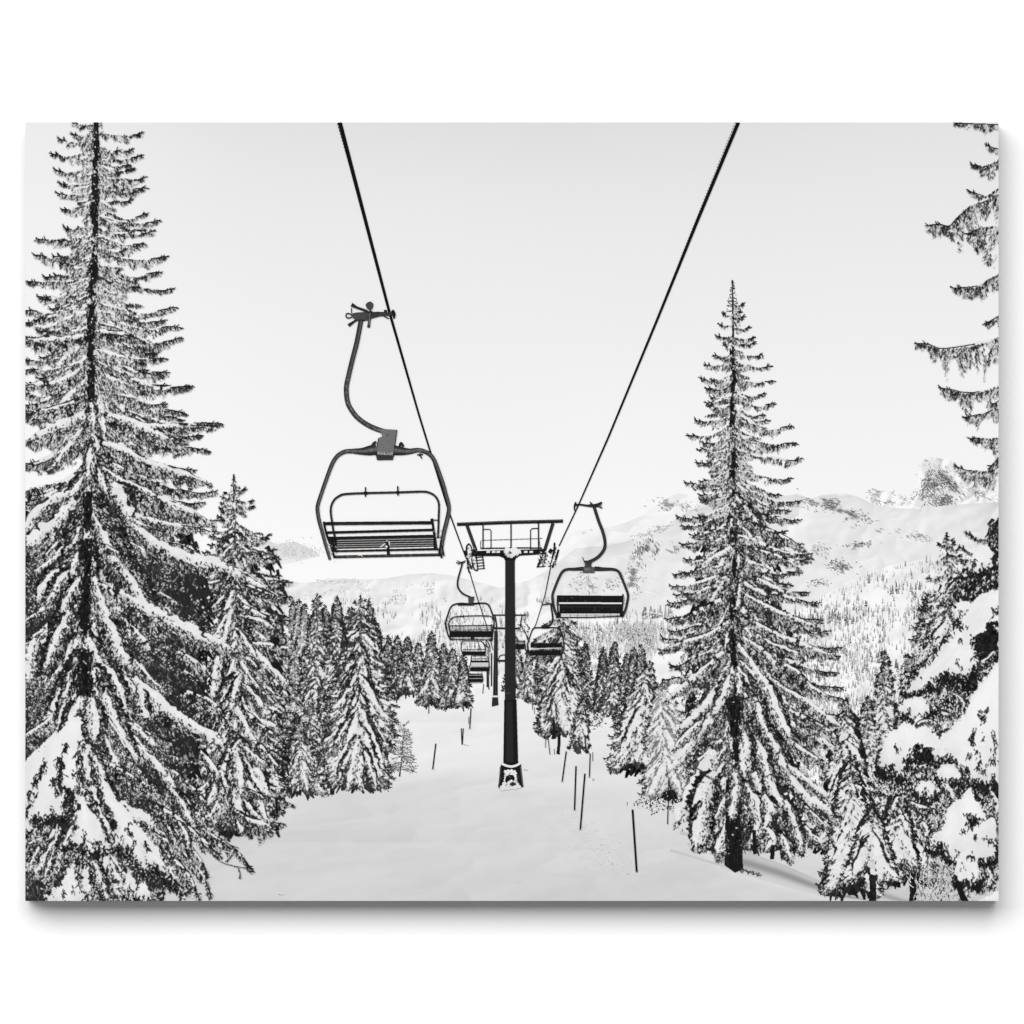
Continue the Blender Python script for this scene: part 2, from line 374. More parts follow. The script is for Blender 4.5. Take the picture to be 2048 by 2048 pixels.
    for sg_ in (-1, 1):
        k.strokes(np.stack([xx, yy + R.normal(0, 1.5 * sc, nt_)], 1), np.stack([np.full(nt_, sg_ * 1.0), R.uniform(-.7, .25, nt_)], 1), (2.2 + 1.25 * j * R.uniform(.6, 1.2, nt_)) * sc, 1.9 * sc, R.uniform(24, 60, nt_), .6)
        k.strokes(np.stack([xx + sg_ * 1.5 * sc * j, yy + 1], 1), np.stack([R.normal(0, .5, nt_), np.ones(nt_)], 1), R.uniform(2, 5, nt_) * sc, 1.5 * sc, R.uniform(24, 60, nt_), .6)
    k.up()
    todo.sort(key=lambda b: b[3] + b[5] * 30 * sc + R.uniform(-12, 12) * sc)
    for (x0, y0, x1, y1, f, phi, w) in todo:
        L = math.hypot(x1 - x0, y1 - y0)
        tt = th[0] + (th[1] - th[0]) * f; cc = cur[0] + (cur[1] - cur[0]) * f
        cc = min(cc, L * .8 + 3 * sc); tt = min(tt, L * .22)
        fr = phi > .5
        bough(k, limb_path(x0, y0, x1, y1, .10 if not fr else .02), th=tt * (1.5 if fr else 1) * R.uniform(.6, 1.3), cur=cc * (.55 if fr else 1) * R.uniform(.75, 1.2), wide=(w * .10 + 1.5 if fr else 1.2 * sc),
              sc=sc, airy=.38 * (sc > .8) * max(0, .75 - f) / .75, dens=dens, dark=dark, pale=pale + .13 * max(0, .75 - f) - .04 * (f > .8), fork=phi < .3, snow=snow, body=body if f > core_y and R.rand() < .62 else None)
    if extra: extra(k)
    for (y0, y1, ww) in (show or []):
        n = int((y1 - y0) * ww * .22 / sc); y = R.uniform(y0, y1, n)
        k.strokes(np.stack([tx(y) + (noise(y, 0 * y, 30, 5) - .5) * 7 + R.normal(0, ww * .34, n) * (.5 + noise(y, 0 * y, 24, 6)), y - 4], 1), np.stack([R.normal(0, .25, n), np.ones(n)], 1), R.uniform(4, 13, n) * sc, R.uniform(1.5, 4, n) * sc, R.uniform(14, 44, n), .4); k.up()
        n = int((y1 - y0) * .05); y = R.uniform(y0, y1, n)
        k.strokes(np.stack([tx(y) + R.normal(0, ww * .5, n), y], 1), R.normal(0, 1, (n, 2)), R.uniform(2, 5, n) * sc, R.uniform(1.5, 3.5, n) * sc, R.uniform(200, 236, n), .6); k.up()
    o = k.build(name, parent, label, dots=True)
    tr.own = False; tr.dots(trunk_z)
    tr.build('trunk', o)
    return o

def pad(k, pts, v=234, edge=1.0, nicks=14, dark=(18, 50), sc=1.0, inner=4, under=0):
    """a thick cushion of snow with a soft grey rim below and needles poking out under it"""
    p = np.array(pts, float)
    q, _ = spline(np.vstack([p, p[:1]]), np.ones(len(p) + 1), 6); q = q[:-1]
    c = q.mean(0); hh = np.ptp(q[:, 1]) / 2 + 1; ww = np.ptp(q[:, 0]) / 2 + 1
    ph = np.linspace(0, 2 * math.pi, len(q), endpoint=False); sd = R.randint(1e6); dq = q - c; ln_ = np.linalg.norm(dq, axis=1)[:, None] + 1e-6
    q = q + dq / ln_ * ((noise(q[:, 0], q[:, 1], 13 * sc, sd) - .5) * 9 * sc + (noise(q[:, 0], q[:, 1], 6 * sc, sd + 1) - .5) * 5 * sc)[:, None] * min(1, ww / 30)
    q = q + R.normal(0, .5 * sc, q.shape)
    if under:
        lo = q[q[:, 1] > c[1] + hh * .1]; n = int(len(lo) * under)
        i = R.randint(0, len(lo), n) if len(lo) else []
        if len(lo):
            b = lo[i] + np.stack([R.normal(0, 3, n), R.uniform(-6, 5, n)], 1) * sc
            k.strokes(b, np.stack([R.normal(0, .5, n) + .3 * np.sign(b[:, 0] - c[0]), np.ones(n)], 1), R.uniform(5, 15, n) * sc, R.uniform(2, 5, n) * sc, R.uniform(*dark, n), .4); k.up()
    rings = 7
    fr = np.array([1.0, .93, .84, .7, .5, .28, .1])
    def tone(x, y, r):
        u = (y - c[1]) / hh
        return v + 4 - r ** 5 * (20 * np.clip(u + .3, 0, 1) + 4 * edge) - 26 * np.clip(fbm(x * 1.6, y * .8, 30 * sc, 11, 3) - .46, -.1, 1) - 5 * np.clip(u, -1, 1)
    qq = [c + (q - c) * f for f in fr]
    for i in range(rings - 1):
        a, b = qq[i], qq[i + 1]; a2, b2 = np.roll(a, -1, 0), np.roll(b, -1, 0)
        col = np.stack([tone(a[:, 0], a[:, 1], fr[i]), tone(a2[:, 0], a2[:, 1], fr[i]), tone(b2[:, 0], b2[:, 1], fr[i + 1]), tone(b[:, 0], b[:, 1], fr[i + 1])], 1)
        k.quads(np.stack([a, a2, b2, b], 1), col, 0)
    k.poly(qq[-1], v + 2)
    k.up()
    n = len(q) * 2; i = R.randint(0, len(q), n); rr_ = R.uniform(1.5, 5.5, n) * sc; up_ = q[i, 1] < c[1]
    blobs(k, q[i] + (c - q[i]) * R.uniform(-.01, .05, (n, 1)) + R.normal(0, 1, (n, 2)) * sc, rr_ * np.where(up_, .8, 1), np.where(up_, v + 2, v - R.uniform(2, 16, n)), .9); k.up()
    lo = q[q[:, 1] > c[1] + hh * .15]
    if len(lo) and nicks:
        i = R.randint(0, len(lo), nicks * 3); b = lo[i] + np.stack([R.normal(0, 2.5, len(i)), R.uniform(-7, 2, len(i))], 1) * sc
        k.strokes(b, np.stack([R.normal(0, .45, len(i)), np.ones(len(i))], 1), R.uniform(5, 11, len(i)) * sc, R.uniform(1.6, 3.6, len(i)) * sc, R.uniform(*dark, len(i)), .5); k.up()
    for _ in range(inner):
        a = R.uniform(0, 2 * math.pi); r = R.uniform(.2, .75); x = c[0] + ww * r * math.cos(a); y = c[1] + hh * (.1 + r * .6 * math.sin(a))
        n = R.randint(5, 15); k.strokes(np.array([[x, y]] * n) + R.normal(0, 1, (n, 2)) * np.array([2.4, 4.5]) * sc, np.stack([R.normal(.2, .5, n), np.ones(n)], 1), R.uniform(3, 9, n) * sc, R.uniform(1.2, 3, n) * sc, R.uniform(*dark, n), .4)
    k.up()

def specks(k, cx, cy, rx, ry, n, v=(110, 190), ln=(2, 7), w=(1, 2.2), ang=.5, spread=.4, seed=3, thr=.45, rot=0.0):
    u = R.normal(0, .5, (n * 3, 2)); x0 = u[:, 0] * rx; y0 = u[:, 1] * ry
    x = cx + x0 * math.cos(rot) - y0 * math.sin(rot); y = cy + x0 * math.sin(rot) + y0 * math.cos(rot)
    m = fbm(x, y, 26, seed, 3) > thr; x, y = x[m][:n], y[m][:n]; n = len(x)
    a = ang + R.normal(0, spread, n)
    k.strokes(np.stack([x, y], 1), np.stack([np.cos(a), np.sin(a)], 1), R.uniform(*ln, n), R.uniform(*w, n), R.uniform(*v, n), .5)

def tiny_trees(k, f, n, h=(5, 14), v=(110, 200), seed=3, thr=.5, scn=30):
    p = f(n * 3); m = fbm(p[:, 0], p[:, 1], scn, seed, 3) > thr; p = p[m][:n]; n = len(p)
    p = p[np.argsort(p[:, 1])]
    hh = R.uniform(*h, n); w = hh * R.uniform(.22, .4, n)
    k.quads(np.stack([p + np.stack([-w * .12, -hh], 1), p + np.stack([w * .12, -hh], 1), p + np.stack([w / 2, 0 * hh], 1), p + np.stack([-w / 2, 0 * hh], 1)], 1), R.uniform(*v, n)); k.up()
    j = np.stack([R.uniform(-.4, .4, n) * w, -hh * R.uniform(.1, .7, n)], 1)
    k.strokes(p + j, np.stack([np.ones(n), R.normal(.3, .3, n)], 1), w * .7, hh * .16, R.uniform(205, 245, n), .5); k.up()

# ================================================================ the canvas on its wall
root = bpy.data.objects.new('canvas_print', None); COL.objects.link(root)
root['label'] = 'black and white canvas print of a snowy ski lift hanging on white wall'
root['category'] = 'canvas print'

def box(name, x0, x1, y0, y1, z0, z1, m, parent=None):
    v = [(x, y, z) for x in (x0, x1) for y in (y0, y1) for z in (z0, z1)]
    me = bpy.data.meshes.new(name)
    me.from_pydata(v, [], [(0, 1, 3, 2), (4, 6, 7, 5), (0, 4, 5, 1), (2, 3, 7, 6), (0, 2, 6, 4), (1, 5, 7, 3)])
    me.materials.append(m); o = bpy.data.objects.new(name, me); COL.objects.link(o); o.parent = parent
    return o
cv = box('stretched_canvas', (XL - 1024) * S, (XR - 1024) * S, -T, -0.0005, (1024 - YB) * S, (1024 - YT) * S, mat_plain('canvas_cloth', .32, .3, 900), root)
md = cv.modifiers.new('round', 'BEVEL'); md.width = .0004; md.segments = 2
wall = box('wall', -4, 4, 0, .1, -3, 3, mat_plain('white_wall', .97, 0, 40, .002))
wall['kind'] = 'structure'; wall['label'] = 'plain white wall behind the canvas'

# ================================================================ printed sky and mountains
k = Ink()
def sky(x, y):
    f = np.clip((y - 245) / 850, 0, 1)
    v = 222 + 25 * f ** .75
    v += 9 * np.exp(-((x - 80) / 330) ** 2) * (1 - f) + 3 * np.clip((x - 1300) / 700, 0, 1) * (1 - f)
    v -= 3.0 * np.exp(-((x - 1050) / 500) ** 2 - ((y - 250) / 120) ** 2)
    v += 3 * (fbm(x, y, 420, 5, 2) - .5) + 2 * np.clip((y - 950) / 200, 0, 1)
    return np.minimum(v, 249)
region(k, [(XL, YT), (XR, YT)], [(XL, 1350), (XR, 1350)], sky, 26, 26)
k.up(4); k.build('printed_sky', root, layers=True, label= 'pale grey overcast sky growing lighter towards the mountains')

def relief(x, y, sc, seed, st=1.0):
    h = lambda a, b: 1 - 2 * np.abs(fbm(a, b * st, sc, seed, 4) - .5)
    return (h(x + 1.5, y + 1.0) - h(x - 1.5, y - 1.0)) * sc / 3.0
def rocks(x, y, spots, seed):
    m = 0 * x
    for cx, cy, rx, ry, rot, amp in spots:
        u = (x - cx) * math.cos(rot) + (y - cy) * math.sin(rot); w_ = -(x - cx) * math.sin(rot) + (y - cy) * math.cos(rot)
        m = np.maximum(m, amp * np.exp(-(u / rx) ** 2 - (w_ / ry) ** 2))
    n = fbm((x + y * .7) * .5, (y - x * .4) * 1.35, 9, seed, 3)
    return np.clip((n - (1.06 - m * .62)) * 5, 0, 1)
# far wooded knoll on the left
k = Ink()
tp = [(440, 1090), (500, 1076), (540, 1083), (556, 1088), (575, 1084), (598, 1087), (618, 1095), (634, 1105), (641, 1111)]
bt = [(440, 1140), (540, 1131), (585, 1126), (615, 1118), (641, 1112)]
region(k, tp, bt, lambda x, y: 222 + 22 * (fbm(x, y, 14, 8) - .5) + 14 * np.clip((y - 1108) / 18, 0, 1), 4, 4); k.up()
specks(k, 590, 1102, 60, 20, 260, (185, 215), (2, 5), (1, 2), 1.2, .5, thr=.3)
k.up(3); k.build('printed_knoll', root, layers=True, label= 'small grey wooded knoll on the horizon left of the largest chair')

# left range
k = Ink()
tp = [(430, 1150), (552, 1154), (575, 1160), (600, 1166), (640, 1163), (676, 1157), (720, 1159), (770, 1157), (815, 1149), (862, 1146), (900, 1150), (960, 1165), (1000, 1176), (1060, 1160), (1130, 1120)]
def rng(x, y):
    d = y - np.interp(x, [p[0] for p in tp], [p[1] for p in tp])
    v = 237 - 9 * np.exp(-d / 14) + 12 * (fbm(x, y * 1.6, 70, 21) - .5) - 7 * relief(x, y, 110, 22, 1.3) + 5 * np.clip((d - 90) / 80, 0, 1)
    v += 10 * np.exp(-(((y - (1172 - (x - 850) * .13)) / 7) ** 2) - ((x - 880) / 60) ** 2)
    return np.clip(v, 222, 249)
region(k, tp, [(430, 1420), (1130, 1420)], rng, 4, 4); k.up()
specks(k, 690, 1180, 150, 22, 150, (196, 224), (2, 8), (1, 2.4), .2, .5, thr=.5)
specks(k, 860, 1190, 60, 26, 60, (120, 200), (2, 6), (1, 2), .6, .6, thr=.5)
specks(k, 640, 1163, 80, 5, 60, (196, 220), (3, 8), (1, 2), .1, .2, thr=.3); k.up()
tiny_trees(k, lambda n: np.stack([R.uniform(640, 1110, n), R.uniform(1200, 1330, n) ** 1.0], 1), 900, (3, 10), (150, 220), 31, .5, 26)
tiny_trees(k, lambda n: np.stack([R.uniform(560, 1110, n), R.uniform(1230, 1350, n)], 1), 700, (5, 13), (130, 205), 32, .47, 30)
k.up(3); k.build('printed_mountain', root, layers=True, label= 'low snowy range with scattered trees behind the middle of the lift')

# right range with the rocky peak
k = Ink()
PKR = [(1872, 950, 34, 34, .5, 1.0), (1890, 975, 42, 14, .7, 1.1), (1866, 1000, 30, 24, 0, .95), (1765, 985, 34, 10, 0, .85), (1785, 1002, 40, 9, .2, .85), (1955, 988, 40, 9, .3, .9), (1850, 925, 10, 14, 0, .8)]
pk = [(1735, 1004), (1744, 986), (1768, 980), (1790, 990), (1806, 998), (1822, 990), (1836, 962), (1842, 930), (1849, 916), (1868, 914), (1884, 918), (1898, 917), (1916, 932), (1950, 955), (1997, 985)]
region(k, pk, [(1735, 1120), (1997, 1120)], lambda x, y: np.clip(237 - 14 * relief(x, y, 60, 41) + 9 * (x < 1838) - 125 * rocks(x, y, PKR, 43), 80, 250), 2, 2); k.up()
k.poly([(1842, 932), (1850, 922), (1872, 926), (1900, 946), (1930, 984), (1908, 992), (1884, 1002), (1892, 1028), (1868, 1014), (1846, 1022), (1828, 1010), (1842, 980), (1850, 955)], 228); k.up()
k.poly([(1866, 926), (1886, 940), (1918, 972), (1930, 990), (1906, 984), (1884, 968), (1870, 948)], 214); k.up()
specks(k, 1894, 962, 36, 9, 120, (70, 150), (4, 12), (1, 2.2), .75, .2, 5, .3, .8)
specks(k, 1852, 975, 10, 36, 110, (90, 170), (3, 9), (1, 2), -.9, .3, 8, .3, .3)
specks(k, 1878, 1005, 26, 16, 100, (90, 165), (3, 9), (1, 2), .8, .3, 4, .3, .4)
specks(k, 1872, 965, 30, 34, 260, (95, 190), (2, 7), (1, 2.2), .7, .5, 5, .48)
specks(k, 1880, 985, 34, 12, 190, (80, 170), (2, 7), (1, 2.4), .65, .35, 6, .42, .75)
specks(k, 1862, 1000, 30, 20, 150, (110, 190), (2, 5), (1, 2), .4, .5, 7, .5)
specks(k, 1760, 985, 28, 8, 60, (150, 200), (2, 6), (1, 2), .5, .5, 7, .4)
specks(k, 1780, 1000, 36, 8, 90, (140, 195), (2, 6), (1, 2), .4, .5, 9, .4)
specks(k, 1955, 985, 30, 7, 60, (130, 195), (2, 7), (1, 2), .5, .4, 9, .4, .4)
k.up(3); k.build('printed_peak', root, layers=True, label= 'rocky snow peak on the skyline beside the right edge')

k = Ink()
tp = [(1080, 1180), (1100, 1120), (1118, 1092), (1136, 1072), (1150, 1062), (1175, 1058), (1215, 1055), (1250, 1046), (1290, 1028), (1318, 1008), (1338, 994), (1356, 986), (1375, 990), (1400, 1000), (1440, 1004), (1500, 992), (1540, 984), (1572, 992), (1592, 987), (1622, 998), (1646, 989), (1690, 986), (1718, 994), (1745, 1008), (1790, 1016), (1840, 1018), (1900, 1010), (1997, 1004)]
TX, TY = np.array(tp).T
RRR = [(1290, 1098, 30, 22, -.7, 1.0), (1335, 1100, 30, 18, -.3, .95), (1266, 1150, 18, 36, .1, .95), (1345, 1012, 42, 16, .2, .95), (1300, 1062, 70, 8, -.4, .85), (1190, 1165, 60, 18, 0, .85), (1650, 1003, 56, 12, .1, 1.0), (1690, 1024, 70, 13, .3, 1.0),
       (1715, 1090, 36, 8, -.1, 1.0), (1680, 1133, 34, 12, .3, 1.0), (1640, 1100, 40, 14, .4, .85), (1645, 1165, 26, 8, .2, .9), (1840, 1075, 50, 8, .2, .9), (1560, 1010, 60, 9, .1, .8), (1410, 1030, 60, 14, .3, .85), (1760, 1060, 90, 14, .1, .72), (1160, 1070, 40, 6, -.4, .8)]
def rr(x, y):
    d = y - np.interp(x, TX, TY)
    lit = np.interp(x, [1080, 1150, 1250, 1340, 1380, 1500], [1150, 1098, 1084, 1048, 1020, 990])
    v = np.where(y < lit, 245.0, 235.0) - 5 * np.exp(-d / 9)
    v = v - 7 * np.exp(-((y - lit) / 16) ** 2) * (y > lit)
    v += 10 * (fbm(x, y * 1.5, 90, 51) - .5) - 4.5 * relief(x, y, 130, 52, 1.2) * np.clip(1 - (y - 1180) / 60, .2, 1) - 3
    return np.clip(v - 105 * rocks(x, y, RRR, 53), 100, 249)
region(k, tp, [(1080, 1300), (1997, 1300)], rr, 3, 3); k.up()
specks(k, 1300, 1065, 60, 8, 70, (150, 205), (2, 7), (1, 2), -.35, .3, 3, .4, -.35)
specks(k, 1345, 1010, 40, 14, 110, (120, 200), (2, 6), (1, 2), .4, .5, 4, .5)
specks(k, 1290, 1100, 26, 20, 150, (90, 180), (3, 8), (1, 2.4), 1.2, .35, 3, .42, -.6)
specks(k, 1330, 1100, 26, 16, 120, (110, 190), (3, 8), (1, 2.2), 1.1, .35, 5, .42)
specks(k, 1268, 1152, 18, 34, 130, (100, 185), (2, 6), (1, 2), 1.0, .6, 6, .42)
specks(k, 1190, 1165, 60, 22, 120, (120, 200), (2, 8), (1, 2.2), .5, .6, 7, .5)
specks(k, 1650, 1005, 50, 12, 150, (95, 180), (2, 6), (1, 2.2), .2, .4, 8, .42)
specks(k, 1680, 1022, 60, 14, 170, (85, 175), (2, 6), (1, 2.4), .3, .5, 9, .45, .3)
specks(k, 1715, 1090, 34, 7, 80, (70, 160), (2, 6), (1, 2.2), .1, .3, 3, .35, -.1)
specks(k, 1680, 1133, 30, 12, 110, (80, 165), (2, 7), (1, 2.2), .4, .4, 4, .4, .3)
specks(k, 1640, 1100, 26, 16, 50, (110, 180), (2, 6), (1, 2), .5, .4, 5, .4, .4)
specks(k, 1640, 1165, 26, 10, 40, (80, 160), (2, 6), (1, 2.2), .3, .4, 6, .4)
specks(k, 1840, 1075, 45, 8, 80, (120, 195), (2, 6), (1, 2.2), .3, .4, 6, .4, .2)
specks(k, 1560, 1010, 40, 8, 40, (170, 205), (2, 5), (1, 2), .2, .4, 2, .4)
n = 170; x = R.uniform(1090, 1980, n); y = np.interp(x, TX, TY) + R.uniform(10, 170, n)
for v_ in (227, 243):
    m = R.rand(n) < .5; a = .55 + 1.1 * (noise(x[m], y[m], 120, 9) - .5)
    k.strokes(np.stack([x[m], y[m]], 1), np.stack([np.cos(a), np.sin(a)], 1), R.uniform(8, 34, m.sum()), R.uniform(1, 3, m.sum()), v_ + R.uniform(-3, 3, m.sum()), .3); k.up()
k.up(3); k.build('printed_mountain', root, layers=True, label= 'broad snowy mountain with rock bands behind the tall spruce')

# near wooded slopes on the right
k = Ink()
tp = [(1060, 1215), (1150, 1232), (1230, 1238), (1285, 1236), (1320, 1222), (1350, 1212), (1440, 1230), (1560, 1236), (1612, 1214), (1650, 1190), (1690, 1166), (1735, 1146), (1780, 1131), (1830, 1121), (1880, 1114), (1997, 1108)]
region(k, tp, [(1060, 1640), (1997, 1640)], lambda x, y: np.clip(246 - 34 * np.clip(fbm(x * .7, y * 1.3, 60, 61) - .44, -.05, 1) - 5 * relief(x, y, 90, 60), 216, 250), 5, 5); k.up()
def slope_pts(n):
    x = R.uniform(1560, 1960, n); b = np.interp(x, [p[0] for p in tp], [p[1] for p in tp]); return np.stack([x, b + 4 + (R.rand(n) ** .8) * 330], 1)
tiny_trees(k, slope_pts, 3600, (3, 10), (165, 225), 61, .40, 46)
tiny_trees(k, slope_pts, 1500, (4, 13), (130, 205), 62, .47, 34)
tiny_trees(k, slope_pts, 350, (8, 20), (105, 180), 63, .5, 44)
tiny_trees(k, lambda n: np.stack([R.uniform(1590, 1700, n), 1245 + R.normal(0, 5, n) - (R.rand(n)) * 0], 1) + np.array([[0, 0]]), 60, (8, 18), (110, 180), 64, .3)
tiny_trees(k, lambda n: np.stack([R.uniform(1100, 1345, n), R.uniform(1250, 1345, n)], 1), 1700, (4, 12), (165, 225), 65, .44, 34)
tiny_trees(k, lambda n: np.stack([R.normal(1275, 28, n), R.normal(1272, 18, n)], 1), 500, (5, 12), (175, 215), 66, .2, 30)
tiny_trees(k, lambda n: np.stack([R.uniform(1285, 1345, n), 1240 - R.rand(n) * 8], 1), 34, (8, 24), (100, 190), 67, .3, 30)
tiny_trees(k, lambda n: np.stack([R.uniform(1080, 1250, n), 1212 - R.rand(n) * 8], 1), 40, (6, 18), (130, 200), 68, .4, 30)
tiny_trees(k, lambda n: np.stack([R.uniform(1600, 1900, n), R.uniform(1400, 1640, n)], 1), 1800, (5, 15), (140, 220), 69, .4, 40)
k.up(3); k.build('printed_slope', root, layers=True, label= 'bright slope dotted with small dark trees behind the tall spruce')

# ================================================================ printed snow ground
k = Ink()
tp = [(XL, 1560), (480, 1560), (560, 1560), (640, 1540), (700, 1500), (760, 1450), (778, 1400), (795, 1382), (830, 1380), (858, 1388), (880, 1404), (905, 1417), (940, 1410), (958, 1386), (972, 1368), (1010, 1362), (1045, 1370), (1075, 1398), (1130, 1412), (1185, 1420), (1230, 1430), (1290, 1500), (1400, 1560), (1600, 1640), (1800, 1700), (XR, 1740)]
def gr(x, y):
    v = np.interp(y, [1360, 1420, 1500, 1560, 1620, 1700, 1801], [240, 234, 230, 226, 221, 215, 211])
    v = v + 6 * np.clip((y - np.interp(x, [400, 560, 740, 900, 1000, 1100], [1600, 1588, 1566, 1546, 1560, 1580])) / -14, -1, 1) * np.exp(-((x - 760) / 330) ** 2) * (np.abs(y - 1565) < 120)
    v += 9 * (fbm(x * .5, y * 1.8, 110, 71, 3) - .5) - 1.6 * relief(x * .35, y * 1.3, 90, 77) - 5 * np.exp(-((x - 1022) / 60) ** 2 - ((y - 1588) / 9) ** 2)
    v += 9 * np.exp(-(((y - 1620 - (x - 500) * -.02) / 26) ** 2)) * np.clip((700 - x) / 300, 0, 1)
    v += 4 * (fbm(x, y, 16, 74, 2) - .5) * np.exp(-((x - 1190) / 90) ** 2 - ((y - 1690) / 70) ** 2) * 2.2
    d = y - np.interp(x, [1300, 1360, 1440, 1500, 1600, 1680, 1760, 2000], [1622, 1660, 1735, 1752, 1782, 1803, 1830, 1860])
    v = v + 8 * np.exp(-(d / 10) ** 2) * (x > 1380)
    return np.clip(v, 196, 246)
region(k, tp, [(XL, YB), (XR, YB)], gr, 5, 4); k.up(2)
# the shaded hollow behind the tall spruce
hx = [(1440, 1700), (1500, 1706), (1560, 1726), (1620, 1752), (1690, 1784), (1740, 1801), (1800, 1802)]
hb = [(1440, 1738), (1500, 1754), (1560, 1770), (1620, 1788), (1690, 1801.5), (1740, 1801.6), (1800, 1802)]
def hol(x, y):
    a = np.interp(x, [p[0] for p in hx], [p[1] for p in hx]); b = np.interp(x, [p[0] for p in hb], [p[1] for p in hb])
    f = (y - a) / (b - a + .1)
    return np.clip(212 - 62 * np.exp(-((f - .45) / .22) ** 2) + 8 * (fbm(x, y, 30, 81) - .5) - 20 * (f < .25) * (1 - f * 4), 140, 220)
region(k, hx, hb, hol, 7, 3); k.up()
region(k, [(1640, 1735), (1720, 1752), (1800, 1778), (1900, 1790), (XR, 1796)], [(1640, 1760), (1720, 1797), (1800, 1801.5), (1900, 1801.5), (XR, 1801.5)], lambda x, y: 205 - 40 * np.exp(-((y - (1748 + (x - 1640) * .33)) / 6) ** 2) - 20 * np.exp(-((y - (1770 + (x - 1640) * .33)) / 5) ** 2), 7, 4); k.up()
# soft drift edges and tracks
for (pts, w, dv) in [([(560, 1592), (620, 1590), (680, 1584), (740, 1572), (800, 1560)], 3, 214), ([(850, 1600), (960, 1585), (1040, 1572), (1100, 1580), (1180, 1590)], 2, 222), ([(640, 1650), (740, 1640), (860, 1612), (960, 1600)], 1.6, 219),
                     ([(760, 1776), (840, 1786), (930, 1798)], 2, 209), ([(1340, 1700), (1420, 1724), (1470, 1738)], 5, 200), ([(1360, 1665), (1410, 1680), (1450, 1702)], 7, 199)]:
    k.line(pts, w, dv); k.up()
n = 420; x = R.normal(1195, 45, n); y = 1700 + (x - 1195) * .5 + R.normal(0, 26, n)
k.strokes(np.stack([x, y], 1), np.stack([np.ones(n), R.normal(.2, .3, n)], 1), R.uniform(3, 8, n), R.uniform(1.5, 3, n), R.uniform(208, 222, n)); k.up()
for cx, cy in [(1052, 1540), (1190, 1559), (1172, 1490), (812, 1387), (930, 1490), (1146, 1478), (560, 1790)]:
    specks(k, cx, cy, 7, 2, 5, (120, 190), (2, 4), (1, 2), .1, .4, thr=0)
k.up(3)
k.build('printed_snow_field', root, layers=True, label= 'smooth white snow of the clearing under the lift line')

# ================================================================ middle distance trees
def prof(H0, H1, w, p=.75, n=7, top=.04):
    return [(H0 + (H1 - H0) * f, w * (top + (1 - top) * f ** p)) for f in np.linspace(0, 1, n)]
def small(x, y0, y1, w, lab, sc=.75, nb=None, trunk=0, dark=(26, 92), pale=.34, th=(1.9, 4.6), cur=(5, 9), core=.6, snow=230, wl=None, **kw):
    z = ZTOP[0]
    H = y1 - y0; pale = max(.12, pale - .1)
    tree('printed_spruce', root, lab, (x, y0), (x + kw.pop('lx', 0), y1 + trunk), prof(y0, y1, wl or w, .95), prof(y0, y1, w, .95), nb=nb or int(H * .44 / sc), sc=sc, th=th, cur=cur, slope=(.1, .75), dark=dark, pale=pale,
         trunk_w=kw.pop('tw', (1.5, 4.5)), core=core, core_y=.12, snow=snow, body=kw.pop('body', 38), **kw)
    # neighbours may share a height band: only a few steps of ink between them
far = [
 (586, 1200, 1330, 26, 'pale misty spruce behind the others at the left wood edge, leftmost top', dict(dark=(80, 130), core=.4, body=95, pale=.45)),
 (598, 1197, 1330, 24, 'pale misty spruce in the middle of the faint trio at the left wood', dict(dark=(80, 130), core=.4, body=95, pale=.45)),
 (609, 1206, 1320, 24, 'pale misty spruce, right one of the faint trio at the left wood', dict(dark=(80, 130), core=.4, body=95, pale=.45)),
 (560, 1230, 1400, 34, 'grey spruce peeping out just right of the second big left spruce', dict(dark=(60, 110), core=.5, body=80)),
 (590, 1290, 1500, 42, 'frosted spruce low in the left wood below the faint trio', dict(dark=(60, 110), core=.4, body=95, pale=.5)),
 (776, 1270, 1386, 26, 'small dark spruce with narrow top directly right of the large snowy one', {}),
 (753, 1243, 1400, 30, 'slim spruce half hidden behind the large snowy one', {}),
 (836, 1285, 1380, 24, 'small frosted spruce between two darker ones in the left row', dict(pale=.55, dark=(50, 100))),
 (795, 1270, 1388, 26, 'dark pointed spruce at the crest left of the clearing', dict(dark=(18, 55), pale=.3)),
 (815, 1272, 1388, 28, 'dark full spruce at the crest beside the frosted one', dict(dark=(18, 55), pale=.28)),
 (887, 1286, 1400, 24, 'narrow spruce behind the two spruces left of the small chairs', {}),
 (863, 1261, 1412, 34, 'tallest spruce of the row just left of the small far chairs', dict(pale=.36)),
 (905, 1295, 1416, 34, 'snowy spruce at the clearing edge below the small far chairs', dict(pale=.42)),
 (927, 1306, 1412, 22, 'small spruce ending the left row beside the farthest chair', {}),
 (1030, 1270, 1380, 26, 'frosted spruce behind the main tower pole', dict(pale=.5, dark=(60, 110), core=.4)),
 (1084, 1285, 1405, 30, 'snowy spruce behind the right middle chair', dict(pale=.45, dark=(50, 100), core=.4)),
 (1056, 1300, 1398, 24, 'frosted young spruce right of the main tower pole', dict(pale=.52, dark=(60, 110), core=.4)),
 (1170, 1283, 1422, 26, 'dark narrow spruce behind the forked-trunk spruce', dict(dark=(20, 70), pale=.3)),
 (1148, 1262, 1420, 34, 'snow-laden spruce directly below the right near chair', {}),
 (1206, 1293, 1424, 22, 'dark slim spruce at the gap right of the clearing', dict(dark=(18, 50), pale=.2, core=.9)),
 (1229, 1282, 1430, 32, 'twin-topped dark spruce right of the gap', dict(pale=.33)),
 (1254, 1305, 1440, 28, 'snowy spruce among the group right of the gap', {}),
 (1268, 1292, 1460, 34, 'tall pointed spruce in the group right of the gap', {}),
 (1283, 1288, 1500, 44, 'tallest pointed spruce of the group right of the gap', {}),
 (1300, 1320, 1520, 46, 'frosted spruce leaning beside the tall spruce left side', dict(pale=.5)),
]
R.seed(101)
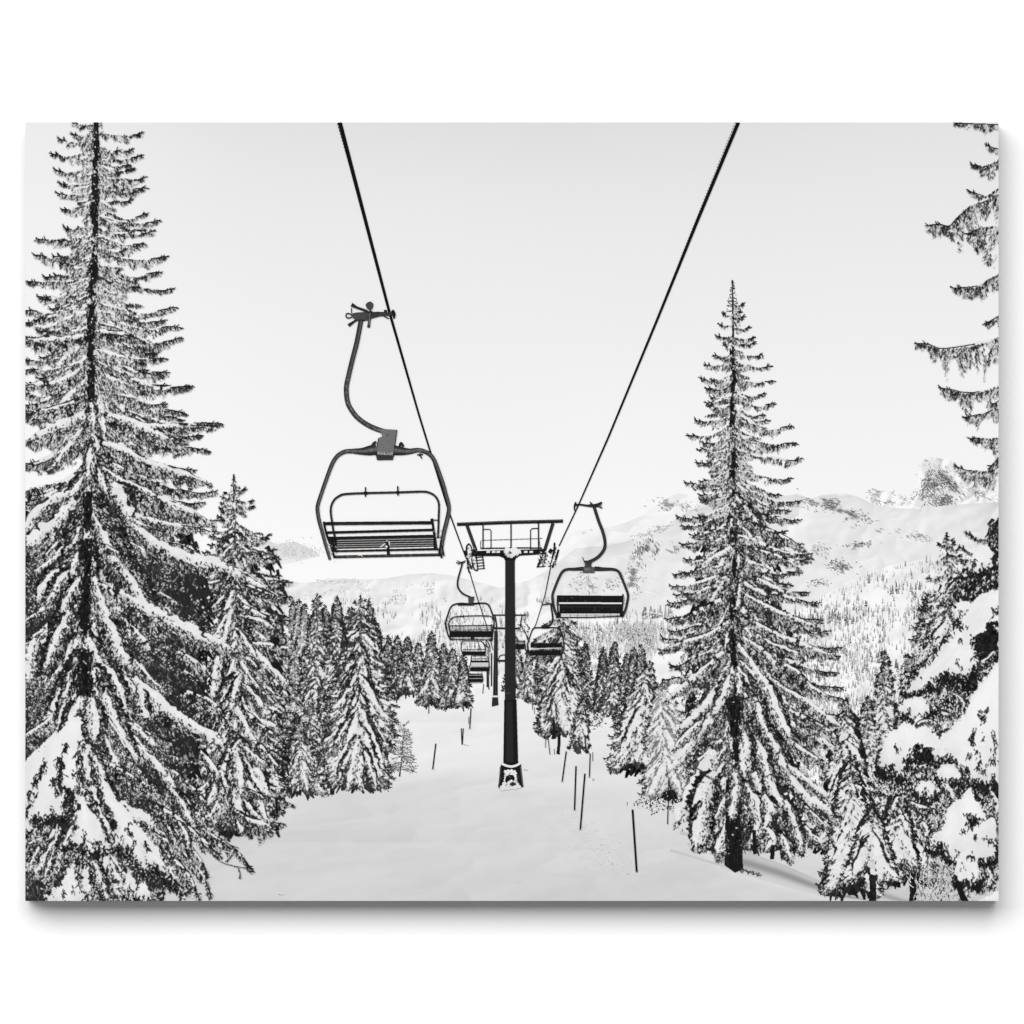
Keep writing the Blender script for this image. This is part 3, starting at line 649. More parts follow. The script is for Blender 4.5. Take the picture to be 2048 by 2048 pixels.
for i, (x, a, b, w, lab, kw) in enumerate(far):
    kw = dict(kw); small(x, a, b, w, lab, sc=.66, seedv=200 + i, **kw)
mid = [
 (650, 1208, 1440, 44, 'slim spruce between the two taller tops of the left wood', dict(pale=.42)),
 (634, 1186, 1500, 62, 'tall snowy spruce at the left of the middle wood', {}),
 (674, 1189, 1470, 50, 'dark pointed spruce second from the large snowy one', dict(pale=.3)),
 (698, 1215, 1460, 40, 'frosted narrow spruce behind the large snowy one', dict(pale=.5)),
 (620, 1390, 1560, 70, 'low frosted spruce in the shade of the middle wood', dict(pale=.48, dark=(40, 90))),
 (738, 1196, 1500, 52, 'dark spruce right behind the large snowy one', {}),
 (600, 1440, 1590, 60, 'low dark spruce at the foot of the middle wood', dict(pale=.42)),
 (664, 1440, 1565, 46, 'young spruce with bare trunk at the snow edge', dict(trunk=24, tw=(2, 9), pale=.42)),
]
for i, (x, a, b, w, lab, kw) in enumerate(mid):
    kw = dict(kw); tk = kw.pop('trunk', 0); small(x, a, b, w, lab, sc=.85, seedv=300 + i, trunk=tk, th=(3, 6.5), cur=(6, 15), **kw)
# the large snowy spruce of the middle wood
tree('printed_spruce', root, 'large evenly snow-covered spruce standing at the edge of the middle wood', (721, 1189), (716, 1578), [(1189, 2), (1230, 22), (1300, 42), (1360, 62), (1430, 74), (1500, 84), (1580, 72)], [(1189, 2), (1230, 26), (1300, 52), (1370, 72), (1440, 80), (1520, 76), (1575, 66)],
     nb=170, sc=.85, th=(3, 8), cur=(6, 17), slope=(.3, .85), pale=.32, trunk_w=(2, 8), core=.8, core_y=.1, seedv=41, dark=(18, 55), body=26, steep=.9)
# bare little larch by the snow edge
R.seed(55); k = Ink()
k.line([(808, 1447), (806, 1480), (803, 1520), (799, 1553)], [1, 1.6, 2.4, 3], 45); k.up()
for i in range(46):
    y = 1450 + 92 * (i / 46) ** .85 + R.uniform(-2, 2); s = R.choice([-1, 1]); w = 7 + 24 * ((y - 1447) / 90) ** .6 * R.uniform(.5, 1)
    p = [(805, y), (805 + s * w * .5, y + R.uniform(-2, 5)), (805 + s * w, y + R.uniform(-6, 8))]
    k.line(p, .9, R.uniform(70, 120)); n = 16; t = R.rand(n)
    q = np.array(p[0]) + (np.array(p[2]) - np.array(p[0])) * t[:, None]
    k.strokes(q + R.normal(0, 1.5, (n, 2)), R.normal(0, 1, (n, 2)), R.uniform(2, 5, n), 1.2, np.where(R.rand(n) < .35, 236, R.uniform(60, 140, n)))
    k.up()
k.build('printed_larch', root, 'thin bare larch sapling beside the middle wood')

# spruces right of the tower
tree('printed_spruce', root, 'two-trunked snowy spruce right of the main tower base', (1127, 1240), (1117, 1508), [(1240, 3), (1290, 26), (1340, 44), (1400, 52), (1466, 48)], [(1240, 3), (1290, 30), (1350, 44), (1400, 52), (1470, 46)],
     nb=110, sc=.85, th=(3, 8), cur=(7, 18), slope=(.3, .9), pale=.36, trunk_w=(2, 6.5), core=.7, core_y=.1, seedv=42, dark=(20, 66), steep=.9,
     extra=lambda k: ([bough(k, P, th=2.5, cur=9, wide=1, sc=.75, pale=.45, fork=True) for P in ([(1120, 1238), (1135, 1236), (1150, 1246)], [(1118, 1236), (1100, 1240), (1088, 1252)], [(1122, 1252), (1105, 1258), (1080, 1270), (1066, 1284)], [(1124, 1256), (1145, 1262), (1160, 1278)],
                                 [(1122, 1268), (1095, 1276), (1070, 1292)], [(1126, 1275), (1150, 1284), (1166, 1300)], [(1118, 1285), (1085, 1300), (1062, 1322)], [(1122, 1244), (1112, 1262), (1100, 1282)], [(1112, 1230), (1118, 1240)], [(1120, 1290), (1090, 1318), (1070, 1340)])], k.line([(1107, 1440), (1108, 1478)], 5, 30), k.up()))
tree('printed_spruce', root, 'small drooping spruce with bare trunk beside the two-trunked one', (1166, 1395), (1160, 1505), [(1395, 3), (1430, 14), (1490, 22)], [(1395, 3), (1430, 14), (1498, 20)],
     nb=30, sc=.8, th=(3, 6), cur=(7, 16), slope=(.6, 1.2), pale=.32, trunk_w=(2, 4), core=.6, core_y=.1, seedv=43, dark=(18, 55), steep=.9,
     extra=lambda k: (k.line([(1170, 1470), (1172, 1500), (1175, 1503)], 3, 34), k.up()))
tree('printed_spruce', root, 'dark-hearted snowy spruce leaning over the clearing right edge', (1290, 1330), (1278, 1545), [(1330, 4), (1400, 40), (1470, 60), (1530, 66)], [(1330, 4), (1400, 40), (1480, 50), (1545, 50)],
     nb=90, sc=.95, th=(4, 9), cur=(8, 17), slope=(.4, .9), pale=.38, trunk_w=(3, 8), core=.7, core_y=.2, seedv=44, steep=.9)
tree('printed_spruce', root, 'heavily frosted pale spruce just left of the tall spruce', (1325, 1360), (1330, 1600), [(1360, 5), (1430, 36), (1520, 48), (1600, 50)], [(1360, 5), (1430, 40), (1600, 60)],
     nb=90, sc=.9, th=(4, 9), cur=(7, 14), slope=(.4, .9), pale=.55, dark=(60, 120), trunk_w=(3, 6), core=.35, core_y=.2, seedv=45, body=110, steep=.9)
R.seed(56); k = Ink()
for (cx, cy, rx, ry, n) in [(1195, 1432, 18, 9, 60), (1195, 1448, 12, 8, 30), (1298, 1606, 26, 8, 90), (1340, 1612, 34, 16, 120)]:
    p = np.stack([R.normal(cx, rx * .6, n), R.normal(cy, ry * .6, n)], 1)
    k.strokes(p, R.normal(0, 1, (n, 2)), R.uniform(3, 7, n), R.uniform(1.5, 3, n), np.where(R.rand(n) < .45, 235, R.uniform(30, 110, n)))
k.up(3); k.build('printed_shrub', root, 'low twiggy shrubs poking through snow at the clearing right edge', kind='stuff')

# trees behind on the far right
R.seed(60)
right_far = [
 (1769, 1298, 1560, 52, 'open-branched spruce in the right valley wood, left of two', dict(pale=.42, dark=(30, 85), core=.35)),
 (1816, 1305, 1600, 60, 'fuller spruce in the right valley wood, right of two', dict(pale=.42, dark=(30, 80), core=.45)),
 (1735, 1390, 1640, 60, 'frosted spruce behind the dark lower trees on the right', dict(pale=.52, dark=(50, 100), core=.4)),
 (1800, 1430, 1680, 70, 'pale snow-caked spruce between the right valley trees', dict(pale=.5, dark=(50, 100), core=.4)),
]
for i, (x, a, b, w, lab, kw) in enumerate(right_far):
    small(x, a, b, w, lab, sc=.95, seedv=400 + i, th=(3, 8), cur=(7, 16), **kw)
tree('printed_spruce', root, 'dark open spruce rising left of the snow cushions near the right edge', (1893, 1064), (1900, 1420), [(1064, 3), (1110, 24), (1200, 52), (1270, 74), (1340, 84), (1420, 84)], [(1064, 3), (1110, 24), (1200, 60), (1420, 90)],
     nb=90, sc=1.0, th=(3, 8), cur=(8, 20), slope=(.2, .6), pale=.38, trunk_w=(3, 8), core=.45, core_y=.35, seedv=46, dark=(20, 62))
for i, (x, a, b, w, lab, tk) in enumerate([
 (1692, 1395, 1700, 74, 'dark snowy spruce standing right behind the tall spruce', 0),
 (1700, 1500, 1790, 66, 'dark lower spruce with heavy shade right of the tall spruce', 0),
 (1823, 1590, 1765, 56, 'dark spruce with stout bare trunk at the bottom right', 40),
 (1795, 1560, 1740, 46, 'dark spruce between the two bare trunks at the bottom right', 0),
 (1742, 1612, 1765, 62, 'snow-capped spruce with bare trunk at the print bottom edge', 40)]):
    tree('printed_spruce', root, lab, (x, a), (x + 3, b + tk), prof(a, b, w), prof(a, b, w), nb=int((b - a) * .36), sc=1.0, th=(5, 13), cur=(8, 22), slope=(.4, .85), pale=.27, dark=(16, 50), trunk_w=(4, 15), core=.85, core_y=.1, seedv=480 + i, steep=.9)
R.seed(61); k = Ink(); n = 900
p = np.stack([R.normal(1890, 34, n), R.normal(1762, 26, n)], 1)
k.strokes(p, np.stack([R.normal(0, .8, n), -np.ones(n)], 1), R.uniform(4, 11, n), R.uniform(1, 2.4, n), np.where(R.rand(n) < .62, R.uniform(190, 238, n), R.uniform(30, 110, n))); k.up(2)
k.build('printed_shrub', root, 'frosted bush at the print bottom edge between right-hand trunks')

# ================================================================ the tall spruce on the right
TR = [(1484, 609), (1485, 634), (1496, 656), (1506, 675), (1508, 686), (1522, 710), (1538, 733), (1545, 762), (1528, 788), (1547, 808), (1527, 830), (1584, 853), (1591, 887), (1600, 917), (1581, 957), (1599, 1002), (1575, 1022), (1597, 1040), (1570, 1062), (1605, 1088), (1620, 1108), (1622, 1118), (1600, 1145), (1582, 1170), (1615, 1185), (1635, 1206), (1640, 1240), (1659, 1262), (1680, 1295), (1676, 1312), (1672, 1345), (1682, 1375), (1690, 1400), (1672, 1430)]
TL = [(1448, 628), (1441, 650), (1436, 673), (1450, 690), (1428, 711), (1412, 730), (1404, 757), (1415, 777), (1424, 795), (1419, 812), (1392, 840), (1378, 871), (1398, 900), (1395, 925), (1372, 965), (1412, 995), (1356, 1033), (1365, 1052), (1382, 1070), (1364, 1088), (1370, 1118), (1350, 1150), (1342, 1172), (1352, 1190), (1338, 1205), (1334, 1238), (1340, 1262), (1325, 1275), (1322, 1300), (1342, 1330), (1330, 1360)]
def tall_extra(k):
    y = 720
    while y < 1180:
        for sg_ in (-1, 1):
            ext = R.uniform(16, 34) + (y - 700) * .08 * R.uniform(.4, 1.2)
            if R.rand() < .3: continue
            bough(k, [(1467 + sg_ * 3, y), (1467 + sg_ * ext * .5, y + R.uniform(2, 12)), (1467 + sg_ * ext, y + R.uniform(4, 22))], th=R.uniform(2, 5), cur=R.uniform(14, 30), wide=2.5, sc=.95, pale=R.uniform(.4, .62), dark=(22, 70), fork=False, dens=.85, lean=R.uniform(0, .5), nick=.6)
        y += R.uniform(16, 34)
    lb = [ # ridge points, snow, needles
     ([(1478, 1040), (1520, 1052), (1570, 1075), (1612, 1100)], 4, 22), ([(1480, 1090), (1520, 1100), (1570, 1118), (1602, 1140)], 5, 20),
     ([(1472, 1090), (1440, 1108), (1400, 1130)], 7, 20), ([(1478, 1160), (1505, 1175), (1535, 1190)], 7, 22),
     ([(1485, 1185), (1540, 1215), (1590, 1236), (1640, 1255)], 7, 26), ([(1500, 1240), (1560, 1270), (1610, 1290), (1665, 1310)], 7, 26),
     ([(1505, 1262), (1540, 1285), (1580, 1300), (1610, 1318)], 6, 24), ([(1462, 1190), (1420, 1210), (1375, 1232), (1345, 1245)], 6, 22),
     ([(1470, 1230), (1430, 1262), (1380, 1280), (1330, 1296)], 8, 24), ([(1480, 1270), (1520, 1296), (1555, 1330), (1620, 1370)], 8, 28),
     ([(1550, 1325), (1590, 1338), (1620, 1370), (1660, 1395)], 5, 28), ([(1540, 1355), (1575, 1380), (1610, 1400), (1650, 1430), (1690, 1460)], 8, 30),
     ([(1450, 1300), (1415, 1330), (1375, 1365), (1330, 1400)], 10, 24), ([(1455, 1370), (1420, 1400), (1390, 1430), (1350, 1470)], 14, 28),
     ([(1500, 1400), (1540, 1425), (1590, 1450), (1640, 1478), (1678, 1500)], 9, 32), ([(1440, 1415), (1405, 1455), (1370, 1500), (1335, 1545)], 16, 26),
     ([(1555, 1410), (1600, 1430), (1650, 1455), (1680, 1485)], 6, 34), ([(1530, 1450), (1570, 1475), (1620, 1508), (1660, 1530)], 8, 34),
     ([(1560, 1520), (1600, 1550), (1640, 1580), (1668, 1610)], 9, 26), ([(1530, 1480), (1570, 1540), (1610, 1590), (1650, 1615), (1680, 1650)], 12, 28),
     ([(1405, 1440), (1370, 1470), (1345, 1500)], 9, 20), ([(1430, 1500), (1395, 1560), (1365, 1610), (1350, 1655)], 20, 24),
     ([(1590, 1590), (1620, 1620), (1650, 1650), (1664, 1655)], 5, 22), ([(1600, 1640), (1625, 1670), (1655, 1690)], 8, 22),
     ([(1450, 1555), (1420, 1610), (1405, 1660), (1400, 1690)], 16, 20)]
    for P, t, c in lb:
        bough(k, P, th=t, cur=c, wide=3, sc=1.0, body=26, fork=False, pale=.30, dark=(16, 52))
    # the stout foot of the trunk
    k.poly([(1452, 1560), (1476, 1560), (1484, 1700), (1486, 1738), (1470, 1745), (1449, 1730)], 24); k.up()
    n = 90; k.strokes(np.stack([R.uniform(1452, 1482, n), R.uniform(1645, 1728, n)], 1), np.stack([R.normal(0, .1, n), np.ones(n)], 1), R.uniform(4, 10, n), 1.5, R.uniform(16, 70, n)); k.up()
    # limbs that hang towards us, with snow pads
    for P, w in [([(1480, 1090), (1478, 1120), (1470, 1150)], 9), ([(1482, 1155), (1478, 1195), (1470, 1235)], 8), ([(1476, 1345), (1478, 1372), (1474, 1395)], 10),
                 ([(1460, 1350), (1448, 1390), (1425, 1430)], 15), ([(1525, 1355), (1545, 1400), (1562, 1445), (1590, 1490)], 15), ([(1510, 1395), (1522, 1440), (1548, 1490), (1575, 1550)], 14),
                 ([(1488, 1465), (1490, 1500), (1488, 1560)], 17), ([(1470, 1545), (1472, 1580), (1462, 1640)], 15), ([(1515, 1480), (1530, 1530), (1545, 1580), (1590, 1650)], 15),
                 ([(1430, 1540), (1405, 1590), (1390, 1640)], 22), ([(1410, 1600), (1400, 1650), (1392, 1700)], 20), ([(1495, 1575), (1512, 1610), (1515, 1660), (1495, 1690)], 15),
                 ([(1528, 1590), (1540, 1620), (1530, 1660)], 14), ([(1535, 1655), (1545, 1680), (1530, 1700)], 13), ([(1570, 1600), (1590, 1650), (1605, 1710)], 14), ([(1448, 1660), (1440, 1690), (1435, 1720)], 13),
                 ([(1562, 1668), (1575, 1700), (1582, 1725)], 12)]:
        bough(k, P, th=w * .95, cur=w * 1.1, wide=w * .9, sc=1.0, body=24, fork=False, pale=.3, dark=(16, 50), nick=2.6, dens=.9)
    k.line([(1508, 1660), (1510, 1708)], 7, 24); k.line([(1546, 1690), (1544, 1718)], 8, 26); k.up()
    n = 60; x = R.uniform(1478, 1520, n); k.strokes(np.stack([x, 1738 + (x - 1478) * .3], 1), R.normal(0, 1, (n, 2)), R.uniform(3, 7, n), 1.6, R.uniform(30, 120, n)); k.up()
tree('printed_spruce', root, 'tall single spruce with snowy drooping limbs standing right of the lift', (1465, 560), (1470, 1738),
     [(560, 2), (600, 10), (640, 24), (720, 40), (850, 80), (960, 92), (1040, 105), (1150, 118), (1240, 132), (1300, 142), (1400, 150), (1500, 150), (1600, 128), (1690, 105)],
     [(560, 2), (600, 12), (640, 24), (720, 56), (850, 112), (920, 132), (1000, 132), (1110, 152), (1180, 130), (1260, 190), (1300, 212), (1400, 214), (1550, 205), (1650, 200), (1700, 150)],
     nb=200, sc=1.0, th=(2.2, 7), cur=(8, 30), slope=(-.02, .62), pale=.30, trunk_w=(2, 18), core=.62, core_y=.42, tips=TR + TL, extra=tall_extra, heart=(1290, 1700, .5, .5), thin=.35, show=[(700, 780, 5), (795, 850, 6), (905, 955, 7), (1060, 1085, 9), (1120, 1150, 8), (1195, 1240, 12), (1262, 1335, 12), (1392, 1470, 20), (1480, 1520, 9), (1640, 1690, 16)], seedv=47, dark=(18, 58), steep=.75)

# ================================================================ lift: towers, cables, chairs
def group_empty(name, label):
    e = bpy.data.objects.new(name, None); COL.objects.link(e); e.parent = root; e['label'] = label
    return e
def tube(k, pts, w, v=40, hl=22, smooth=True):
    k.line(pts, w, v - 12, smooth); k.up()
    if (np.max(w) if np.ndim(w) else w) > 4:
        k.line(pts, np.asarray(w) * .55, v + hl * .5, smooth); k.up()
def rust(k, pts, w, n, v=(70, 130)):
    p, _ = spline(np.array(pts, float), np.ones(len(pts)), 8); i = R.randint(0, len(p), n)
    k.strokes(p[i] + R.uniform(-.32, .32, (n, 2)) * w, R.normal(0, 1, (n, 2)), R.uniform(1, 2.4, n), R.uniform(.8, 1.6, n), R.uniform(*v, n)); k.up()
def rect(k, x0, y0, x1, y1, v): k.poly([(x0, y0), (x1, y0), (x1, y1), (x0, y1)], v)

R.seed(70)
# far posts
tw = group_empty('printed_lift_tower', 'thin farthest lift post between the small chairs and the second tower')
k = Ink(); tube(k, [(975.5, 1340), (975.5, 1374)], 5, 44, smooth=False); tube(k, [(983, 1306), (983, 1372)], 2.6, 50, smooth=False); k.line([(977, 1370), (978, 1379)], 2.2, 40); k.up(); k.build('post', tw)
tw = group_empty('printed_lift_tower', 'second lift tower, smaller, standing behind the main tower')
k = Ink(); k.poly([(988.5, 1262), (995.5, 1262), (995.5, 1392), (986, 1392)], 38); k.up(); k.line([(991.5, 1262), (991, 1390)], 2.2, 56, smooth=False); k.up()
k.build('post', tw)
k = Ink(); k.line([(984, 1230), (1052, 1230)], 2.6, 40); k.line([(986, 1256), (1040, 1257)], 3.6, 40); k.line([(1044, 1231), (1040, 1256)], 2.4, 45); k.line([(990, 1231), (993, 1250), (992, 1262)], 3, 40); k.up()
n = 40; k.strokes(np.stack([R.uniform(1036, 1058, n), R.uniform(1249, 1264, n)], 1), R.normal(0, 1, (n, 2)), R.uniform(2, 5, n), 1.6, R.uniform(30, 120, n)); k.line([(1048, 1262), (1056, 1276), (1059, 1284)], 1.6, 60); k.up()
k.build('crossarm', tw)
k = Ink(); k.poly([(984.5, 1394), (996, 1394), (997, 1410), (983.5, 1413)], 46); k.up(); k.poly([(984.5, 1391), (996, 1391), (996, 1394.5), (984.5, 1394.5)], 225); k.up(); k.build('foot', tw)

# cables
def cable(pts, w, lab, strands=None):
    k = Ink(); k.line(pts, w, 20, smooth=False); k.up()
    if strands:
        (x0, y0), (x1, y1), m = strands
        t = np.linspace(0, 1, m); d = np.array([x1 - x0, y1 - y0]) / math.hypot(x1 - x0, y1 - y0); nm = np.array([-d[1], d[0]])
        ww = np.interp(t, [0, 1], [3.4, 1.6])
        for s in (1,):
            p = np.array([x0, y0]) + (np.array([x1 - x0, y1 - y0])) * t[:, None] + nm * (ww * s)[:, None] * (-1 if nm[0] > 0 and x0 < 900 else 1)
            k.strokes(p, np.repeat([d], m, 0) * .8 + nm * .15, 5.2 * ww / 4.8, 2.2 * ww / 4.8, np.full(m, 16.0), .5)
        k.up()
    return k.build('printed_cable', root, lab)
cable([(679.5, 244), (728, 430), (779, 625), (838, 830), (896, 1018), (916, 1073), (932, 1116)], [9, 7, 5.4, 4, 3, 2.6, 2.3], 'left lift cable coming down to the main tower from the print top', ((678, 246), (712, 372), 20))
cable([(1476.5, 244), (1396, 438), (1314, 640), (1216, 876), (1156, 1012), (1118, 1092)], [8, 6.4, 5.0, 3.8, 2.8, 2.4], 'right lift cable coming down to the main tower from the print top', ((1474, 246), (1360, 522), 48))
cable([(938, 1140), (956, 1200), (972, 1248), (986, 1300)], [2, 1.8, 1.6, 1.4], 'left cable running on from the main tower to far chairs')
cable([(1102, 1130), (1090, 1190), (1072, 1248), (1066, 1260)], [2, 1.8, 1.6, 1.5], 'right cable running on from the main tower to far chairs')

# main tower
tw = group_empty('printed_lift_tower', 'tall dark lift tower in the middle of the print')
k = Ink()
k.poly([(1010.5, 1118), (1029.5, 1118), (1031.5, 1401), (1009.5, 1401)], 36); k.poly([(1008.5, 1400), (1033, 1400), (1036.5, 1534), (1006.5, 1534)], 35); k.up()
k.poly([(1014, 1118), (1023, 1118), (1024, 1400), (1013, 1400)], 48); k.poly([(1013, 1403), (1025, 1403), (1027, 1532), (1012, 1532)], 46); k.up()
k.line([(1008, 1401), (1033.5, 1400)], 1.6, 22); k.line([(1013, 1386), (1020, 1386)], 1.4, 90); k.up()
rust(k, [(1018, 1130), (1019, 1260), (1018, 1390)], 14, 60, (38, 60)); k.build('post', tw)
k = Ink()
k.poly([(1002, 1527), (1009, 1524), (1036, 1524), (1042, 1528), (1047, 1574), (997, 1576)], 34); k.up()
k.line([(1003, 1527), (1012, 1531), (1022, 1533), (1032, 1531), (1041, 1526)], 4.5, 230); k.line([(1001, 1533), (999, 1560), (997, 1573)], 2.2, 90); k.line([(1041, 1533), (1044, 1560), (1046, 1572)], 2.2, 90); k.up()
pad(k, [(1010, 1543), (1022, 1541), (1031, 1544), (1033, 1566), (1040, 1574), (1020, 1578), (1000, 1577), (1008, 1566)], 232, nicks=0, inner=0, sc=.6)
k.poly([(1012, 1553), (1018, 1549), (1027, 1550), (1030, 1557), (1028, 1563), (1023, 1559), (1017, 1562), (1013, 1567), (1010, 1561)], 34); k.poly([(1018, 1568), (1026, 1563), (1033, 1569), (1024, 1573)], 40)
k.up(); n = 40; k.strokes(np.stack([R.uniform(1003, 1040, n), R.uniform(1545, 1572, n)], 1), R.normal(0, 1, (n, 2)), R.uniform(2, 5, n), 1.5, R.uniform(30, 90, n)); k.up()
k.build('foot', tw)
k = Ink()
k.line([(914, 1048.5), (1020, 1044.5), (1126, 1042)], 6.6, 32, smooth=False); k.up(); k.line([(916, 1046.5), (1020, 1043), (1124, 1040.5)], 1.6, 88, smooth=False); rust(k, [(920, 1048), (1020, 1045), (1120, 1042)], 4, 40, (50, 100))
tube(k, [(934, 1051), (952, 1101)], 6.5, 44, smooth=False); tube(k, [(1106, 1046), (1089, 1101)], 6.5, 44, smooth=False)
k.up(); k.build('top_beam', tw)
k = Ink()
for x, a in [(966, 1048), (1022, 1045), (1077, 1046)]: k.line([(x, a), (x, 1098)], 2.4, 40, smooth=False)
k.line([(966, 1058.5), (979, 1058.5), (982, 1061), (982, 1098)], 2.0, 42, smooth=False); k.line([(1077, 1056.5), (1064, 1057), (1061, 1060), (1061, 1098)], 2.0, 42, smooth=False)
k.line([(961, 1097), (961, 1083), (964, 1080.5), (1060, 1077.5), (1085, 1076.5)], 1.1, 70, smooth=False); k.line([(1078, 1078), (1081, 1098)], 1.1, 60); k.up()
k.build('railing', tw)
k = Ink()
k.line([(961, 1096.5), (1010, 1096), (1050, 1095.5), (1084, 1096)], 2.4, 34, smooth=False)
k.poly([(946, 1102), (1090, 1098), (1090, 1108), (1040, 1111), (1032, 1116), (1030, 1121), (1010, 1121), (1008, 1116), (998, 1112), (946, 1112)], 32); k.up()
for x in (973, 984, 993, 1048, 1059): k.poly([(x, 1102), (x + 7, 1101.5), (x + 7, 1105.5), (x, 1106)], 225)
k.up(); pad(k, [(1012, 1095), (1020, 1098), (1032, 1096), (1040, 1103), (1034, 1110), (1020, 1114), (1011, 1108)], 230, nicks=4, inner=2, sc=.5); k.build('crossarm', tw)
def sheave(pts_outline, rungs, nsp, bx, lab=None):
    k = Ink()
    for p, w in pts_outline: k.line(p, w, 34)
    k.up()
    for (x0, y0, x1, y1, m) in rungs:
        for f in np.linspace(0, 1, m): k.line([(x0 + (x1 - x0) * f, y0 + (y1 - y0) * f), (x0 + 17 + (x1 - x0) * f, y0 - 1.5 + (y1 - y0) * f)], 1.8, 38)
    n = nsp; k.strokes(np.stack([R.uniform(bx[0], bx[2], n), R.uniform(bx[1], bx[3], n)], 1), R.normal(0, 1, (n, 2)), R.uniform(2, 5, n), R.uniform(1, 2.2, n), np.where(R.rand(n) < .3, 225, R.uniform(26, 80, n))); k.up()
    k.build('sheave_assembly', tw)
sheave([([(938, 1087), (933, 1094), (934, 1110), (937, 1140), (941, 1146)], 3), ([(929, 1101), (936, 1122), (944, 1138)], 4), ([(938, 1087), (943, 1096), (944, 1118)], 2.2), ([(948, 1098), (948, 1112)], 6), ([(952, 1112), (956, 1139)], 2.2), ([(965, 1110), (968, 1138)], 2.2), ([(943, 1118), (948, 1138), (956, 1141)], 2.5)], [(950, 1115, 953, 1138, 5)], 70, (932, 1096, 950, 1140))
sheave([([(1109, 1085), (1108, 1100), (1104, 1118)], 3.5), ([(1117, 1099), (1111, 1120), (1104, 1135)], 4), ([(1112, 1094), (1104, 1118), (1099, 1134)], 2), ([(1098, 1100), (1104, 1104)], 9), ([(1084, 1108), (1080, 1122), (1075, 1134)], 4), ([(1092, 1104), (1089, 1120), (1085, 1134)], 2.4)], [(1073, 1134, 1079, 1112, 4)], 60, (1076, 1104, 1112, 1134))

def poles_build():
    P = [((794.5, 1384), (793, 1406), 1.8, 'short marker pole on the crest left of the clearing'), ((858, 1401.5), (857.4, 1427), 1.8, 'marker pole on the snow below the left row of spruces'),
         ((942, 1416), (939.5, 1457), 2.2, 'leaning marker pole just left of the second tower foot'), ((937.5, 1433), (937.5, 1448), 1.2, 'short thin stick beside the leaning marker pole'),
         ((922.5, 1456.5), (924, 1489), 2.0, 'left pole of the crossed pair on the clearing'), ((926.5, 1456.5), (924.6, 1489), 2.0, 'right pole of the crossed pair on the clearing'),
         ((871.6, 1487), (865.5, 1538), 2.6, 'long dark marker pole left of the main tower foot'), ((967, 1367), (965.5, 1387), 1.6, 'tiny marker pole under the farthest chair'),
         ((1065.5, 1394), (1065, 1419), 1.5, 'thin marker pole right of the main tower, upper one'), ((1060.4, 1390), (1060.4, 1401), 1.1, 'tiny pale stick right of the main tower'), ((1069, 1414), (1069, 1428), 1.1, 'tiny pale stick below the thin marker pole'),
         ((1084, 1464), (1084, 1476), 1.2, 'tiny pole under the two-trunked spruce left side'), ((1091.6, 1474), (1090.8, 1495), 1.3, 'thin pole, left one of a pair before the two-trunked spruce'), ((1096, 1474), (1099.8, 1509), 1.7, 'thin slanting pole before the two-trunked spruce'),
         ((1108.7, 1497), (1108.7, 1509), 1.1, 'tiny stick at the foot of the two-trunked spruce'), ((1132.5, 1502.5), (1124.2, 1563), 2.6, 'leaning marker pole right of the main tower foot'), ((1152, 1532), (1149, 1620), 3.0, 'upright long marker pole right of the main tower foot'),
         ((1169.7, 1547), (1160.5, 1659), 3.2, 'longest slanting marker pole on the snow right of the tower'), ((1180.4, 1507), (1178.7, 1554), 2.2, 'hooked pole right of the small drooping spruce'), ((1185.4, 1504), (1185.4, 1522), 1.3, 'short thin stick beside the hooked pole'),
         ((1265, 1619), (1273.4, 1744), 4.0, 'thickest marker pole, standing nearest at the lower right'), ((1338, 1560), (1335, 1648), 2.0, 'thin pole in front of the pale spruce by the tall one')]
    for a, b, w, lab in P:
        k = Ink(); k.line([a, b], w, 24 if w > 1.9 else 75, smooth=False); k.up()
        if w > 2: k.strokes([(b[0] - 3, b[1])], [(1, .1)], 7, 1.2, [200.])
        if 'hooked' in lab: k.line([(1169, 1503), (1176, 1505), (1180.4, 1508)], 1.4, 60)
        k.up(); k.build('printed_marker_pole', root, lab)
poles_build()

# chairs, small far ones first
def chair_group(lab): return group_empty('printed_chair', lab)
def far_chair(lab, hang, frame, dark, lines, v=28):
    e = chair_group(lab)
    k = Ink()
    if hang:
        for p, w in hang: k.line(p, w, 42)
        k.up(); k.build('hanger', e)
    k = Ink()
    for p, w in frame: k.line(p, w, 38)
    k.up(); k.build('frame', e)
    k = Ink()
    for (x0, y0, x1, y1, vv) in dark: rect(k, x0, y0, x1, y1, vv)
    k.up()
    for p, w, vv in lines: k.line(p, w, vv, smooth=False)
    k.up(); k.build('seat', e)
far_chair('dark striped chair, lowest and farthest on the left line', [], [([(938, 1347), (936, 1360), (940, 1364)], 1.6), ([(964, 1347), (966, 1360), (963, 1365)], 1.6)],
          [(939, 1347, 964, 1350, 60), (938, 1351, 965, 1356, 35), (938, 1358, 965, 1363.5, 28)], [([(939, 1350.6), (964, 1350.2)], 1.2, 170), ([(938, 1357), (965, 1356.7)], 1.4, 150), ([(940, 1364.6), (963, 1365)], 1, 120)])
far_chair('small chair with pale seat back, second lowest on the left line', [([(972, 1285), (977, 1300), (978, 1318)], 1.4)], [([(943, 1311), (941, 1328), (939, 1334), (941, 1341)], 1.8), ([(975, 1312), (978, 1330), (978, 1341)], 1.8)],
          [(942, 1321, 977, 1324.5, 34), (942, 1325, 977, 1333, 205), (941, 1334.5, 979, 1342, 28)], [([(944, 1311), (974, 1311)], 1.3, 70), ([(944, 1317.5), (974, 1316.5)], 1.2, 80)])
